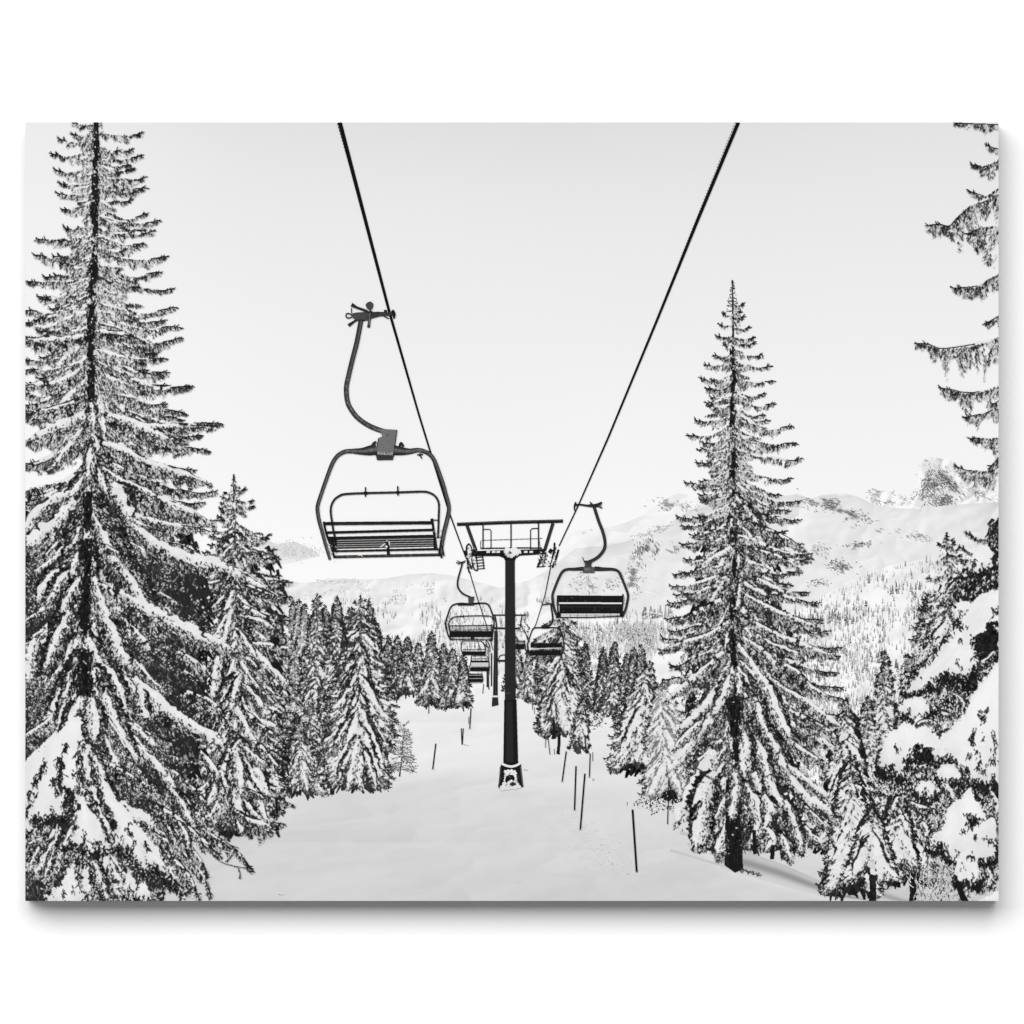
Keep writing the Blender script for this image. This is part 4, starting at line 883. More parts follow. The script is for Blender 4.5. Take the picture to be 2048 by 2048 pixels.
far_chair('small chair hanging directly below the left middle chair', [([(953, 1276), (958, 1290), (961, 1300)], 1.5), ([(961, 1281), (975, 1294), (979, 1291)], 1.5), ([(972, 1280), (979, 1290), (980, 1303)], 1.5)], [([(925, 1281), (922, 1296), (926, 1308)], 2), ([(966, 1284), (971, 1297), (970, 1308)], 2)],
          [(925, 1302.5, 971, 1310, 28)], [([(926, 1298.5), (970, 1298.5)], 1.2, 60), ([(926, 1281), (964, 1282)], 1.4, 60)])
far_chair('sliver of a chair showing between the two tower posts', [], [([(996, 1322), (998, 1314), (1003, 1310), (1011, 1309.5)], 1.8)], [(995, 1319.5, 1011, 1323, 34)], [])
far_chair('small chair half hidden behind the main tower pole', [([(1050, 1262), (1053, 1272), (1055, 1280)], 1.5)], [([(1049, 1280), (1050, 1290), (1052, 1302), (1056, 1306)], 2)],
          [(1031, 1288, 1049, 1298, 30), (1031, 1281, 1049, 1283, 60)], [([(1031, 1285.5), (1049, 1285.5)], 1.6, 120)])
for lab, hang, L_, R_, w, blk, dark, lines in [
    ('right middle chair with dark seat, below the near right one',
     [([(1084, 1209.5), (1093, 1208.5), (1103, 1207)], 2.2), ([(1092, 1203), (1094, 1208)], 1.4), ([(1102, 1208), (1103.5, 1220), (1105.5, 1234), (1104, 1245), (1096, 1253)], 3.6)],
     [(1085, 1255), (1070, 1255.5), (1065, 1259), (1060, 1272), (1055.5, 1288), (1056, 1300), (1060, 1310)], [(1095, 1255), (1113, 1255.5), (1119, 1258), (1124, 1270), (1128, 1288), (1127, 1300), (1122, 1311)], 2.5,
     (1083, 1250, 1097, 1257), [(1061, 1287, 1123, 1294.5, 30), (1060, 1300, 1122, 1310.5, 26)], [([(1061, 1286.3), (1123, 1285.6)], 1.2, 50), ([(1062, 1297.5), (1122, 1296)], 1.5, 215), ([(1060, 1312), (1076, 1314), (1100, 1312.5), (1120, 1311.5)], 1, 90), ([(1058, 1300), (1061, 1312)], 1.6, 40), ([(1124, 1290), (1123, 1310)], 1.6, 40)]),
    ]:
    e = chair_group(lab); k = Ink()
    for p, ww in hang: k.line(p, ww, 38)
    k.up(); rect(k, *blk, 40); k.up(); k.build('hanger', e)
    k = Ink(); k.line(L_, w, 34); k.line(R_, w, 34); k.line([(1083, 1255.5), (1097, 1255.5)], w, 34); k.up(); k.build('frame', e)
    k = Ink()
    for d in dark: rect(k, *d)
    k.up()
    for p, ww, vv in lines: k.line(p, ww, vv, smooth=False)
    n = 8; k.strokes(np.stack([R.uniform(1066, 1118, n), R.uniform(1288, 1306, n)], 1), np.stack([np.ones(n), R.normal(0, .3, n)], 1), R.uniform(2, 5, n), .9, np.full(n, 110.)); k.up(); k.build('seat', e)

# left middle chair
e = chair_group('left middle chair with raised bar, right beneath the tower sheave')
k = Ink()
for p, w in [([(912, 1125), (920, 1126), (930, 1124)], 2), ([(914, 1121), (922, 1124), (932, 1121)], 1.6), ([(916, 1129), (922, 1125)], 1.4), ([(925, 1125), (921, 1140), (916.5, 1156), (915, 1170), (919, 1180), (927, 1188), (941, 1194)], 3.4)]: k.line(p, w, 38)
k.up(); k.poly([(936, 1193), (949, 1193), (947, 1204), (948, 1211), (936, 1211), (937, 1202)], 74); k.up(); k.build('hanger', e)
k = Ink(); k.line([(938, 1208), (922, 1206.5), (908, 1209), (901, 1215), (896, 1228), (891.5, 1244), (893, 1258), (897, 1272), (902, 1279)], 2.9, 34); k.line([(946, 1207), (965, 1206), (974, 1207.5), (979, 1213), (984, 1226), (988, 1240), (987, 1255), (985, 1268), (984, 1280)], 2.9, 34); k.line([(916, 1210), (938, 1208.5), (960, 1206)], 3, 34, rough=.3); k.up(); k.build('frame', e)
k = Ink(); k.line([(899, 1262), (897, 1250), (899, 1242), (904, 1236), (914, 1233), (945, 1231.5), (972, 1231.5), (982, 1233), (987, 1240)], 2, 40); k.line([(926.5, 1229), (926.5, 1236)], 1.5, 40); k.up(); k.build('safety_bar', e)
k = Ink()
rect(k, 899, 1262, 984, 1273.5, 28)
for p, w, v in [([(899, 1251.5), (985, 1250.5)], 2, 60), ([(899, 1256), (985, 1255)], 1, 110), ([(899, 1260), (985, 1259)], 1.4, 60), ([(900, 1276), (984, 1275)], 1, 200), ([(899, 1279), (938, 1278.5), (984, 1279.5)], 1.8, 45), ([(898, 1251), (902, 1278)], 2, 40), ([(984, 1248), (983, 1278)], 2.2, 38), ([(977, 1280), (985, 1281)], 2.5, 40)]: k.line(p, w, v, smooth=False)
rect(k, 941, 1273, 949, 1279, 36); k.up(); k.build('seat', e)

# right near chair
e = chair_group('right near chair with two dark seat panels, hanging on right cable')
k = Ink()
k.line([(1149, 1010), (1160, 1009), (1174, 1011), (1186, 1011)], [5, 3.4, 4, 7], 36); k.line([(1152, 1004), (1149, 1010), (1149, 1021)], 2.8, 34); k.line([(1186, 1011), (1195, 1008), (1204, 1005)], [5, 3, 4.5], 36); k.line([(1188, 1012), (1198, 1013), (1204, 1016)], [4, 2.4, 3.4], 38); k.line([(1180, 1004), (1186, 1010)], 2.6, 38); k.line([(1190, 1010), (1203, 1010)], 1.8, 40); k.up()
tube(k, [(1188, 1013), (1192, 1026), (1198, 1044), (1205, 1062), (1209.5, 1080), (1209, 1096), (1200, 1110), (1188, 1119), (1176, 1124)], 6.2, 46)
k.poly([(1168, 1121), (1186, 1121), (1182, 1130), (1186, 1138), (1166, 1138), (1170, 1130)], 52); k.line([(1165, 1114), (1168, 1122), (1170, 1126)], 1.6, 50); k.up(); rect(k, 1166, 1134, 1189, 1145.5, 78); k.up(); rect(k, 1169, 1136, 1179, 1141, 112); k.up()
rust(k, [(1170, 1128), (1178, 1136), (1185, 1142)], 8, 20); k.build('hanger', e)
k = Ink()
tube(k, [(1167, 1137), (1150, 1138), (1134, 1138.5), (1125, 1143), (1118, 1155), (1111, 1172), (1105, 1190), (1106, 1206), (1110, 1222), (1116, 1236)], [8, 6, 5, 5, 5, 5, 5, 5, 5, 5], 40)
tube(k, [(1189, 1137), (1206, 1138), (1226, 1138.5), (1237, 1143), (1243, 1155), (1250, 1172), (1256, 1190), (1254, 1206), (1250, 1222), (1243, 1234)], [9, 7, 5.5, 5, 5, 5, 5, 5, 5, 5], 40)
k.line([(1155, 1136), (1156, 1140)], 4, 40); k.line([(1196, 1133), (1198, 1138)], 4, 40); k.up(); k.build('frame', e)
k = Ink(); rect(k, 1117, 1192, 1244, 1204.5, 34); rect(k, 1119, 1208, 1243, 1226.5, 28); k.up()
for p, w, v in [([(1114, 1191.5), (1246, 1192.5)], 2, 30), ([(1118, 1206), (1245, 1206.5)], 3, 232), ([(1116, 1209), (1244, 1209.5)], 1.3, 40), ([(1122, 1213.5), (1240, 1214)], 1, 62), ([(1115, 1191), (1116, 1232)], 3, 34), ([(1246, 1188), (1245, 1210), (1243, 1232)], 3, 34), ([(1247, 1189), (1244, 1193)], 2, 34), ([(1118, 1228.3), (1243, 1228.3)], 2, 228), ([(1116, 1234.5), (1180, 1234.5), (1248, 1232)], 2.2, 42)]: k.line(p, w, v, smooth=False)
k.up()
for x in (1141, 1155, 1173, 1190, 1208, 1221, 1235): k.line([(x, 1227), (x, 1238)], 1, 90, smooth=False)
k.line([(1235, 1235), (1235, 1246)], 1.6, 50, smooth=False); k.poly([(1116, 1222), (1122, 1228), (1121, 1236), (1113, 1234)], 28); k.poly([(1240, 1224), (1247, 1222), (1246, 1234), (1239, 1232)], 28); k.up()
n = 26; k.strokes(np.stack([R.uniform(1122, 1240, n), R.uniform(1194, 1222, n)], 1), R.normal(0, 1, (n, 2)), R.uniform(1, 4, n), .8, R.uniform(60, 130, n)); k.up()
k.build('seat', e)

# the big near chair
e = chair_group('largest empty chair, nearest on the left cable, slatted seat and curved hanger')
k = Ink()
st = [(722, 640), (718, 662), (713, 687), (704, 722), (697, 752), (692.5, 776), (695, 803), (703, 820), (716, 836), (736, 850), (758, 859.5), (778, 865)]
k.line(st, 9.6, 24); k.up(); k.line(st, 7.4, 60); k.up(); k.line([(a + 1.2, b) for a, b in st], 3.0, 88); k.up(); rust(k, st[2:], 7, 230, (45, 130)); rust(k, st[4:], 6, 60, (110, 175))
# clamp on the cable
k.line([(738, 631), (760, 628), (776, 628), (788, 626)], [14, 9, 7, 9], 50); k.line([(785, 620), (788, 628), (788, 637)], [5, 7, 3], 34); k.line([(768, 622), (774, 622)], 5, 30); k.line([(765, 630), (773, 635), (778, 637)], 2.2, 30)
k.line([(703, 609), (714, 615), (730, 621), (738, 628)], [8, 4.5, 5, 9], 42); k.line([(697, 651), (708, 643), (716, 638)], [7, 4, 5], 40); k.up()
k.poly([(700, 628), (712, 625), (728, 624), (738, 627), (737, 641), (716, 641), (707, 637)], 66); k.poly([(731, 609), (736, 604), (742, 603), (747, 608), (746, 615), (741, 622), (734, 617)], 72); k.up()
k.line([(742, 622), (739, 640), (737, 655)], [7, 5, 6], 46); k.line([(740, 626), (738, 650)], 1.6, 120)
k.line([(702, 628), (694, 627), (692, 632), (696, 636), (704, 634)], 2.4, 26); k.line([(703, 616), (703, 626)], 2, 40); k.up()
rust(k, [(704, 630), (720, 632), (736, 634), (770, 629)], 8, 110, (34, 110)); k.line([(716, 640), (730, 641)], 2, 24)
# hanger plate
k.poly([(757, 858), (776, 858.5), (794.5, 859.5), (790.5, 892), (787.5, 913), (752, 910), (753, 892), (758, 876), (765, 872), (763, 866)], 108); k.up()
k.poly([(751.5, 909), (787.5, 911), (786, 919.5), (754, 920)], 58); k.poly([(773, 869), (777, 869), (777, 873), (773, 873)], 20); k.up()
k.line([(794, 860), (790, 890), (787, 913)], 1.6, 36, smooth=False); k.line([(757, 876), (753, 900), (752, 912)], 1.6, 40, smooth=False); k.up()
rust(k, [(770, 866), (772, 885), (770, 905)], 24, 160, (84, 146)); rust(k, [(756, 906), (770, 908), (785, 907)], 5, 46, (140, 225)); k.build('hanger', e, tint=(1.0, .97, .97))
k = Ink()
fl = [(753, 898), (738, 901), (722, 902.5), (704, 902), (690, 903), (678, 909), (669, 919), (662, 933), (652, 960), (643, 986), (636, 1008), (635, 1020), (638, 1040), (645, 1066), (652, 1092), (660, 1119)]
wl = [22, 19, 13, 9, 8.2, 8, 8, 8, 7.6, 7.4, 7.6, 7.8, 7.6, 7.2, 6.6, 5.6]
fr_ = [(787, 900), (803, 902), (819, 902.5), (836, 900), (850, 903), (862, 911), (870, 924), (878, 945), (886, 968), (892, 990), (897, 1008), (897.5, 1022), (893, 1044), (888, 1064), (884, 1088), (882, 1110)]
wr = [20, 16, 11, 8.4, 8.4, 8.4, 8.2, 8, 7.8, 7.8, 7.8, 8, 8.6, 8.6, 7.6, 5.5]
for p, w in ((fl, wl), (fr_, wr)):
    w = np.array(w); k.line(p, w, 24); k.up(); k.line(p, w * .74, 62); k.up(); k.line([(a + 1, b) for a, b in p], w * .32, 96); k.up(); rust(k, p, 6, 330, (40, 118)); rust(k, p[:5], 9, 110, (60, 150))
k.line([(743, 893), (748, 886), (753, 884)], 5, 60); k.line([(799, 893), (802, 886), (807, 893)], 5, 44); k.up()
k.line([(834, 909), (840, 911), (844, 917)], 2.4, 30); k.line([(838, 908), (846, 909)], 3, 36); k.line([(883, 1108), (883, 1116)], 4, 32); k.line([(884, 1090), (888, 1112)], 3, 40); k.up()
k.build('frame', e, tint=(1.0, .98, .97))
k = Ink()
sb = [(671, 1078), (667, 1062), (664.5, 1046), (661.5, 1024), (663, 1010), (669, 999), (678, 992), (690, 988), (730, 986), (795, 984.5), (844, 983), (858, 985), (869, 991), (876, 1001), (878, 1012), (877.5, 1030), (877, 1050), (876, 1076)]
k.line(sb, 4.2, 26); k.up(); k.line(sb, 1.6, 50); k.line([(731, 974), (731, 993.5)], 3, 24, smooth=False); k.line([(795.5, 972), (796, 991)], 3, 24, smooth=False); k.line([(728, 986), (735, 986)], 6, 28); k.line([(793, 984.5), (799, 984.5)], 6, 28); k.up()
k.build('safety_bar', e)
k = Ink()
k.poly([(653, 1073), (672, 1073), (676, 1103), (668, 1104), (660, 1090)], 28)
k.poly([(672, 1077), (868, 1072), (870, 1094), (676, 1098)], 40); k.up()
for f in (.2, .42, .64, .84): k.line([(674, 1077 + 20 * f), (868, 1072.6 + 21 * f)], 1.4, 168, smooth=False)
k.line([(674, 1099.2), (872, 1094.6)], 2.2, 236, smooth=False); k.up()
for (x0, y0, x1, y1, w) in [(648, 1047, 866, 1045, 6.2), (653, 1065, 865, 1059.5, 4.8), (654, 1075.5, 866, 1071, 3.6), (674, 1102, 878, 1098, 3.8)]:
    k.line([(x0, y0), (x1, y1)], w, 24, smooth=False)
k.up(); k.line([(668, 1048), (864, 1043)], 1.2, 52, smooth=False)
k.line([(669, 1113.5), (780, 1111), (882, 1109)], 5.2, 26, smooth=False); k.up(); k.line([(672, 1113), (880, 1108.6)], 1.4, 80, smooth=False); rust(k, [(674, 1113), (760, 1111.5), (860, 1109)], 4, 50, (60, 150)); k.line([(717, 1111), (721, 1110), (725, 1113)], 1.6, 225)
k.line([(647.5, 1043), (650, 1056), (655, 1074), (662, 1092), (669, 1116)], 4.2, 26); k.line([(863.5, 1037), (866, 1052), (869, 1072), (871, 1096)], [6, 4.5, 5, 8], 28); k.line([(866, 1040), (876, 1040)], 2, 30); k.line([(882, 1080), (879, 1100), (878, 1112)], 3, 30); k.up()
k.line([(770, 1080), (775, 1086), (777, 1110)], [4, 6, 6], 30); k.line([(761, 1094), (766, 1090), (770, 1087)], 2.2, 225); k.line([(778, 1082), (779, 1090)], 2.2, 225); k.line([(771, 1092), (775, 1094)], 3.4, 230); k.line([(772, 1081), (775, 1083)], 2.5, 200); k.up()
n = 40; k.strokes(np.stack([R.uniform(655, 676, n), R.uniform(1082, 1108, n)], 1), R.normal(0, 1, (n, 2)), R.uniform(1, 4, n), 1.2, np.where(R.rand(n) < .4, 210, R.uniform(26, 90, n)))
n = 30; k.strokes(np.stack([R.uniform(866, 882, n), R.uniform(1060, 1106, n)], 1), R.normal(0, 1, (n, 2)), R.uniform(1, 4, n), 1.2, np.where(R.rand(n) < .4, 200, R.uniform(26, 90, n))); k.up()
k.build('seat', e, tint=(1.0, .96, .94))

# ================================================================ big spruces on the left
def second_extra(k):
    for P, t, c, w in [([(470, 1140), (500, 1160), (540, 1180)], 7, 28, 3), ([(480, 1165), (520, 1180), (560, 1195)], 5, 24, 3), ([(470, 1200), (505, 1222), (540, 1238), (560, 1250)], 6, 32, 3), ([(480, 1230), (520, 1240), (555, 1262)], 7, 30, 3),
                    ([(500, 1285), (540, 1290), (580, 1296)], 7, 26, 3), ([(510, 1300), (540, 1335), (575, 1365)], 10, 26, 3), ([(480, 1262), (500, 1295), (515, 1320)], 9, 12, 5), ([(530, 1340), (560, 1375), (580, 1395)], 6, 20, 3),
                    ([(440, 1300), (432, 1350), (425, 1400)], 14, 18, 9), ([(480, 1350), (470, 1385), (462, 1420)], 12, 18, 9), ([(490, 1370), (510, 1390), (528, 1420)], 8, 18, 6),
                    ([(490, 1420), (520, 1450), (560, 1475)], 6, 26, 4), ([(470, 1500), (478, 1540), (482, 1590)], 13, 20, 10), ([(485, 1490), (520, 1520), (545, 1530)], 7, 24, 5), ([(440, 1540), (450, 1570), (440, 1600)], 12, 18, 9),
                    ([(482, 1570), (520, 1590), (590, 1610)], 4, 20, 2), ([(470, 1620), (500, 1640), (540, 1650)], 7, 22, 5), ([(500, 1480), (530, 1500), (560, 1540)], 6, 24, 4)]:
        bough(k, P, th=t, cur=c, wide=w, sc=1.05, body=24, pale=.28, dark=(15, 50), fork=False, nick=1.5)
    k.line([(553, 1595), (554, 1627)], 5.5, 34); k.up()
tree('printed_spruce', root, 'second big spruce on the left with solid dark heart, behind the largest', (468, 948), (478, 1672),
     [(948, 2), (980, 16), (1000, 24), (1040, 30), (1100, 60), (1200, 90), (1670, 110)], [(948, 2), (975, 18), (992, 32), (1040, 44), (1064, 70), (1115, 92), (1140, 96), (1180, 108), (1240, 100), (1290, 92), (1380, 110), (1450, 100), (1540, 108), (1600, 100), (1668, 78)],
     nb=240, sc=1.0, th=(3, 8), cur=(8, 30), slope=(.02, .7), pale=.28, dark=(16, 52), trunk_w=(3, 14), core=.9, core_y=.2, extra=second_extra, heart=(1200, 1660, .6, .62),  seedv=48, steep=.8, body=24)

LR = [(282, 267), (262, 300), (280, 312), (288, 355), (290, 376), (262, 400), (291, 428), (316, 441), (306, 462), (250, 500), (331, 513), (320, 545), (343, 578), (349, 615), (330, 640), (359, 655), (361, 676), (330, 690), (330, 717), (334, 745), (382, 772), (331, 808), (443, 847), (400, 870), (418, 902), (387, 940), (430, 983), (405, 1005), (430, 1040), (412, 1060)]
LL = [(147, 246), (147, 269), (120, 278), (105, 308), (112, 340), (122, 367), (116, 387), (126, 419), (130, 455), (75, 478), (70, 510), (51, 562), (82, 598), (46, 622), (44, 645), (46, 670), (40, 715), (50, 740), (30, 790), (40, 830), (20, 885), (30, 930), (10, 985), (20, 1040), (10, 1080)]
def big_extra(k):
    y = 262
    while y < 800:
        for sg_ in (-1, 1):
            ext = R.uniform(22, 40) + (y - 250) * .09 * R.uniform(.4, 1.2); x0 = 194 - (y - 245) * .02
            if R.rand() < .2: continue
            bough(k, [(x0 + sg_ * 4, y), (x0 + sg_ * ext * .5, y + R.uniform(2, 14)), (x0 + sg_ * ext, y + R.uniform(4, 22))], th=R.uniform(2, 6), cur=R.uniform(20, 40), wide=3, sc=1.05, pale=R.uniform(.42, .66), dark=(22, 70), fork=False, dens=.85, lean=R.uniform(0, .5), nick=.6)
        y += R.uniform(16, 34)
    for P, t, c in [([(190, 815), (230, 835), (300, 850), (360, 850), (430, 852)], 7, 26), ([(215, 830), (260, 842), (310, 865), (350, 880)], 10, 42), ([(205, 885), (250, 900), (300, 925), (350, 940), (420, 965)], 11, 44),
                    ([(180, 815), (150, 838), (100, 855), (51, 885)], 14, 40), ([(175, 790), (140, 805), (90, 820), (40, 824)], 6, 28), ([(170, 730), (120, 762), (70, 768), (40, 775)], 7, 26), ([(175, 670), (130, 676), (70, 680), (40, 690)], 7, 28),
                    ([(190, 660), (230, 665), (262, 672)], 7, 22), ([(200, 930), (250, 965), (310, 990), (370, 1015), (430, 1050)], 9, 36), ([(140, 985), (100, 1000), (60, 1040), (40, 1080)], 14, 34), ([(255, 960), (300, 985), (350, 1010), (400, 1030)], 9, 34),
                    ([(150, 1000), (110, 1040), (70, 1075), (51, 1090)], 24, 40),
                    ([(270, 1055), (320, 1090), (380, 1115), (440, 1130), (490, 1152)], 17, 32), ([(200, 1085), (245, 1110), (280, 1145)], 5, 18), ([(240, 1182), (300, 1218), (360, 1245), (420, 1275), (480, 1305)], 16, 40),
                    ([(330, 1240), (380, 1262), (430, 1290)], 10, 30), ([(195, 1160), (225, 1185), (250, 1220)], 6, 14), ([(245, 1240), (270, 1262), (300, 1295)], 11, 22),
                    ([(350, 1300), (385, 1318), (420, 1345)], 8, 20), ([(268, 1355), (320, 1405), (370, 1440), (420, 1470), (470, 1505)], 18, 34), ([(275, 1490), (310, 1525), (350, 1575), (380, 1630)], 13, 26),
                    ([(200, 1515), (250, 1545), (300, 1575), (345, 1615)], 5, 26), ([(345, 1570), (380, 1610), (400, 1650)], 10, 24), ([(51, 1470), (90, 1445), (110, 1425)], 8, 10), ([(60, 1305), (110, 1285), (150, 1270)], 4, 16), ([(51, 1240), (90, 1215), (120, 1190)], 7, 16),
                    ([(380, 1640), (420, 1668), (470, 1700), (505, 1740)], 4, 24), ([(400, 1500), (430, 1540), (450, 1580)], 7, 28), ([(360, 1380), (420, 1400), (450, 1440)], 6, 24)]:
        bough(k, P, th=t, cur=c, wide=2.5, sc=1.15, body=26, fork=t < 8, pale=.28, dark=(15, 52), nick=1.4)
    # limbs hanging towards us
    for P, w in [([(183, 805), (184, 835), (186, 855)], 10), ([(188, 870), (192, 890), (196, 905)], 11), ([(182, 895), (180, 930), (172, 960)], 13), ([(225, 965), (245, 1000), (262, 1040)], 22), ([(176, 1040), (175, 1090), (184, 1130), (170, 1160)], 14),
                 ([(118, 1138), (95, 1160), (75, 1200)], 14), ([(138, 1140), (115, 1170), (92, 1210)], 14), ([(170, 1150), (145, 1180), (130, 1215), (138, 1260)], 14), ([(140, 1225), (118, 1265), (100, 1310), (88, 1345)], 16),
                 ([(70, 1275), (62, 1310), (58, 1360)], 20), ([(208, 1235), (228, 1270), (240, 1300), (262, 1338)], 20), ([(142, 1340), (136, 1370), (128, 1405)], 11), ([(192, 1335), (190, 1370), (198, 1400)], 15), ([(184, 1395), (186, 1430), (190, 1480)], 20),
                 ([(280, 1375), (285, 1410), (292, 1450)], 14), ([(190, 1510), (205, 1560), (225, 1600), (240, 1640)], 13), ([(250, 1195 + 40), (262, 1280)], 8)]:
        bough(k, P, th=w, cur=w * 1.05, wide=w * .95, sc=1.1, body=24, fork=False, pale=.3, dark=(15, 48), nick=2.4)
    pad(k, [(51, 1521), (80, 1500), (120, 1462), (158, 1432), (162, 1470), (170, 1520), (158, 1545), (150, 1575), (138, 1540), (128, 1560), (110, 1600), (95, 1560), (70, 1590), (40, 1625), (40, 1540)], 230, nicks=16, inner=8, under=4)
    pad(k, [(100, 1520), (118, 1560), (130, 1600), (124, 1640), (108, 1632), (92, 1640), (70, 1650), (51, 1668), (50, 1640), (70, 1600), (84, 1560)], 229, nicks=16, inner=5, under=4)
    pad(k, [(135, 1480), (155, 1510), (158, 1560), (168, 1588), (152, 1600), (130, 1572), (112, 1586), (125, 1540)], 231, nicks=12, inner=4, under=3)
    pad(k, [(162, 1590), (178, 1618), (196, 1645), (208, 1665), (216, 1695), (196, 1688), (186, 1712), (166, 1720), (170, 1690), (150, 1690), (142, 1678), (158, 1655), (162, 1620)], 230, nicks=16, inner=4, under=4)
    pad(k, [(205, 1560), (218, 1590), (240, 1608), (262, 1632), (285, 1668), (292, 1700), (296, 1740), (280, 1730), (262, 1700), (232, 1688), (236, 1650), (228, 1625), (212, 1600)], 230, nicks=16, inner=5, under=4)
    pad(k, [(262, 1640), (290, 1668), (320, 1698), (345, 1730), (368, 1762), (350, 1762), (330, 1745), (305, 1728), (290, 1700)], 229, nicks=16, inner=3, under=5)
    pad(k, [(248, 1606), (280, 1622), (312, 1640), (328, 1655), (322, 1664), (300, 1652), (268, 1634)], 226, nicks=8, inner=2, under=4)
    pad(k, [(136, 1742), (148, 1745), (160, 1780), (168, 1801), (150, 1806), (95, 1806), (100, 1788), (128, 1765)], 231, nicks=14, inner=4, under=4)
    pad(k, [(258, 1742), (270, 1770), (268, 1801), (254, 1801), (250, 1775)], 226, nicks=10, inner=2, under=3)
    pad(k, [(288, 1760), (296, 1780), (294, 1803), (278, 1803), (276, 1785)], 228, nicks=10, inner=1, under=3)
    for P, t, c in [([(290, 1560), (350, 1590), (410, 1640), (455, 1676)], 4, 24), ([(300, 1600), (360, 1640), (410, 1685), (440, 1712)], 6, 28), ([(300, 1660), (360, 1700), (405, 1750), (422, 1792)], 5, 28), ([(320, 1700), (370, 1740), (398, 1796)], 5, 28), ([(310, 1640), (350, 1660), (400, 1720), (414, 1752)], 5, 26), ([(330, 1530), (380, 1570), (420, 1620)], 5, 26)]:
        bough(k, P, th=t, cur=c, wide=3, sc=1.1, body=28, pale=.3, dark=(15, 60), nick=1.4)
    for P, w in [([(340, 1575), (360, 1600), (385, 1650)], 11), ([(335, 1650), (345, 1670), (350, 1690)], 8), ([(240, 1760), (225, 1740), (222, 1720)], 10), ([(80, 1690), (66, 1720), (60, 1740)], 9), ([(110, 1690), (102, 1720), (90, 1760)], 8), ([(185, 1720), (196, 1745), (200, 1770)], 11), ([(355, 1640), (372, 1670), (378, 1700)], 8)]:
        bough(k, P, th=w * .9, cur=w * 1.1, wide=w * .9, sc=1.1, body=24, fork=False, pale=.3, dark=(15, 48), nick=2.4)
    def nick_line(pts, n, w=7, up=0):
        a = np.array(pts, float); i = R.randint(0, len(a) - 1, n); f = R.rand(n)[:, None]; p = a[i] * (1 - f) + a[i + 1] * f + R.normal(0, w * .4, (n, 2))
        k.strokes(p, np.stack([R.normal(up, .5, n), np.ones(n)], 1), R.uniform(4, 11, n), R.uniform(1.5, 4, n), R.uniform(14, 55, n), .35); k.up()
    for a in [([(118, 1512), (124, 1535), (118, 1570)], 90, 9), ([(88, 1528), (72, 1560), (54, 1595)], 80, 7), ([(108, 1555), (106, 1570)], 30, 6), ([(165, 1480), (158, 1520), (162, 1560)], 110, 10), ([(132, 1485), (130, 1500)], 24, 5),
              ([(60, 1640), (90, 1636), (118, 1645), (128, 1632)], 160, 12), ([(145, 1580), (140, 1600), (124, 1612)], 90, 10), ([(168, 1702), (190, 1716), (216, 1700)], 90, 10), ([(232, 1690), (260, 1715), (290, 1750)], 130, 12), ([(300, 1735), (340, 1770), (370, 1790)], 120, 12),
              ([(120, 1700), (140, 1690), (160, 1694)], 90, 10), ([(230, 1640), (224, 1660)], 20, 5), ([(255, 1655), (262, 1668)], 16, 4), ([(290, 1680), (296, 1700)], 16, 4)]: nick_line(*a)
    n = 900; p = np.stack([R.uniform(51, 400, n), R.uniform(1660, 1801, n)], 1); m = fbm(p[:, 0], p[:, 1], 24, 88, 2) > .52; p = p[m]; n = len(p)
    k.strokes(p, R.normal(0, 1, (n, 2)), R.uniform(2, 6, n), R.uniform(1.5, 3.4, n), R.uniform(200, 234, n), .6); k.up()
    # bare twigs against the snow
    for P in ([(408, 1690), (440, 1722), (470, 1732), (508, 1738)], [(450, 1724), (462, 1712), (468, 1700)], [(476, 1733), (480, 1748), (478, 1756)], [(400, 1668), (440, 1682), (478, 1696)]):
        k.line(P, 1.3, 50); a = np.array(P, float); i = R.randint(0, len(a) - 1, 26); f = R.rand(26)[:, None]; p = a[i] * (1 - f) + a[i + 1] * f
        k.strokes(p, np.stack([R.normal(.3, .6, 26), np.ones(26)], 1), R.uniform(2, 6, 26), 1.0, R.uniform(40, 110, 26))
    k.up()
def corner_fill(k): pass
tree('printed_spruce', root, 'largest spruce filling the left edge of the print, thick snow on low limbs', (194, 205), (160, 1815),
     [(205, 20), (245, 45), (310, 88), (360, 74), (450, 66), (500, 122), (600, 140), (800, 170), (1000, 180), (1815, 180)],
     [(205, 30), (245, 60), (310, 86), (370, 98), (440, 122), (520, 142), (620, 164), (680, 176), (780, 200), (850, 262), (980, 250), (1060, 255), (1150, 300), (1310, 320), (1500, 300), (1640, 260), (1700, 240), (1801, 200)],
     nb=300, sc=1.1, th=(2.6, 9), cur=(13, 40), slope=(.0, .66), pale=.27, dark=(15, 52), trunk_w=(8, 34), core=.8, core_y=.48, tips=LR + LL, extra=big_extra, heart=(1030, 1801, .95, .74), thin=.5, show=[(246, 330, 7), (350, 470, 8), (520, 590, 9), (610, 720, 9), (730, 800, 11), (985, 1060, 16), (1080, 1200, 18), (1200, 1270, 24), (1300, 1390, 26)], seedv=49, steep=.75, body=26)

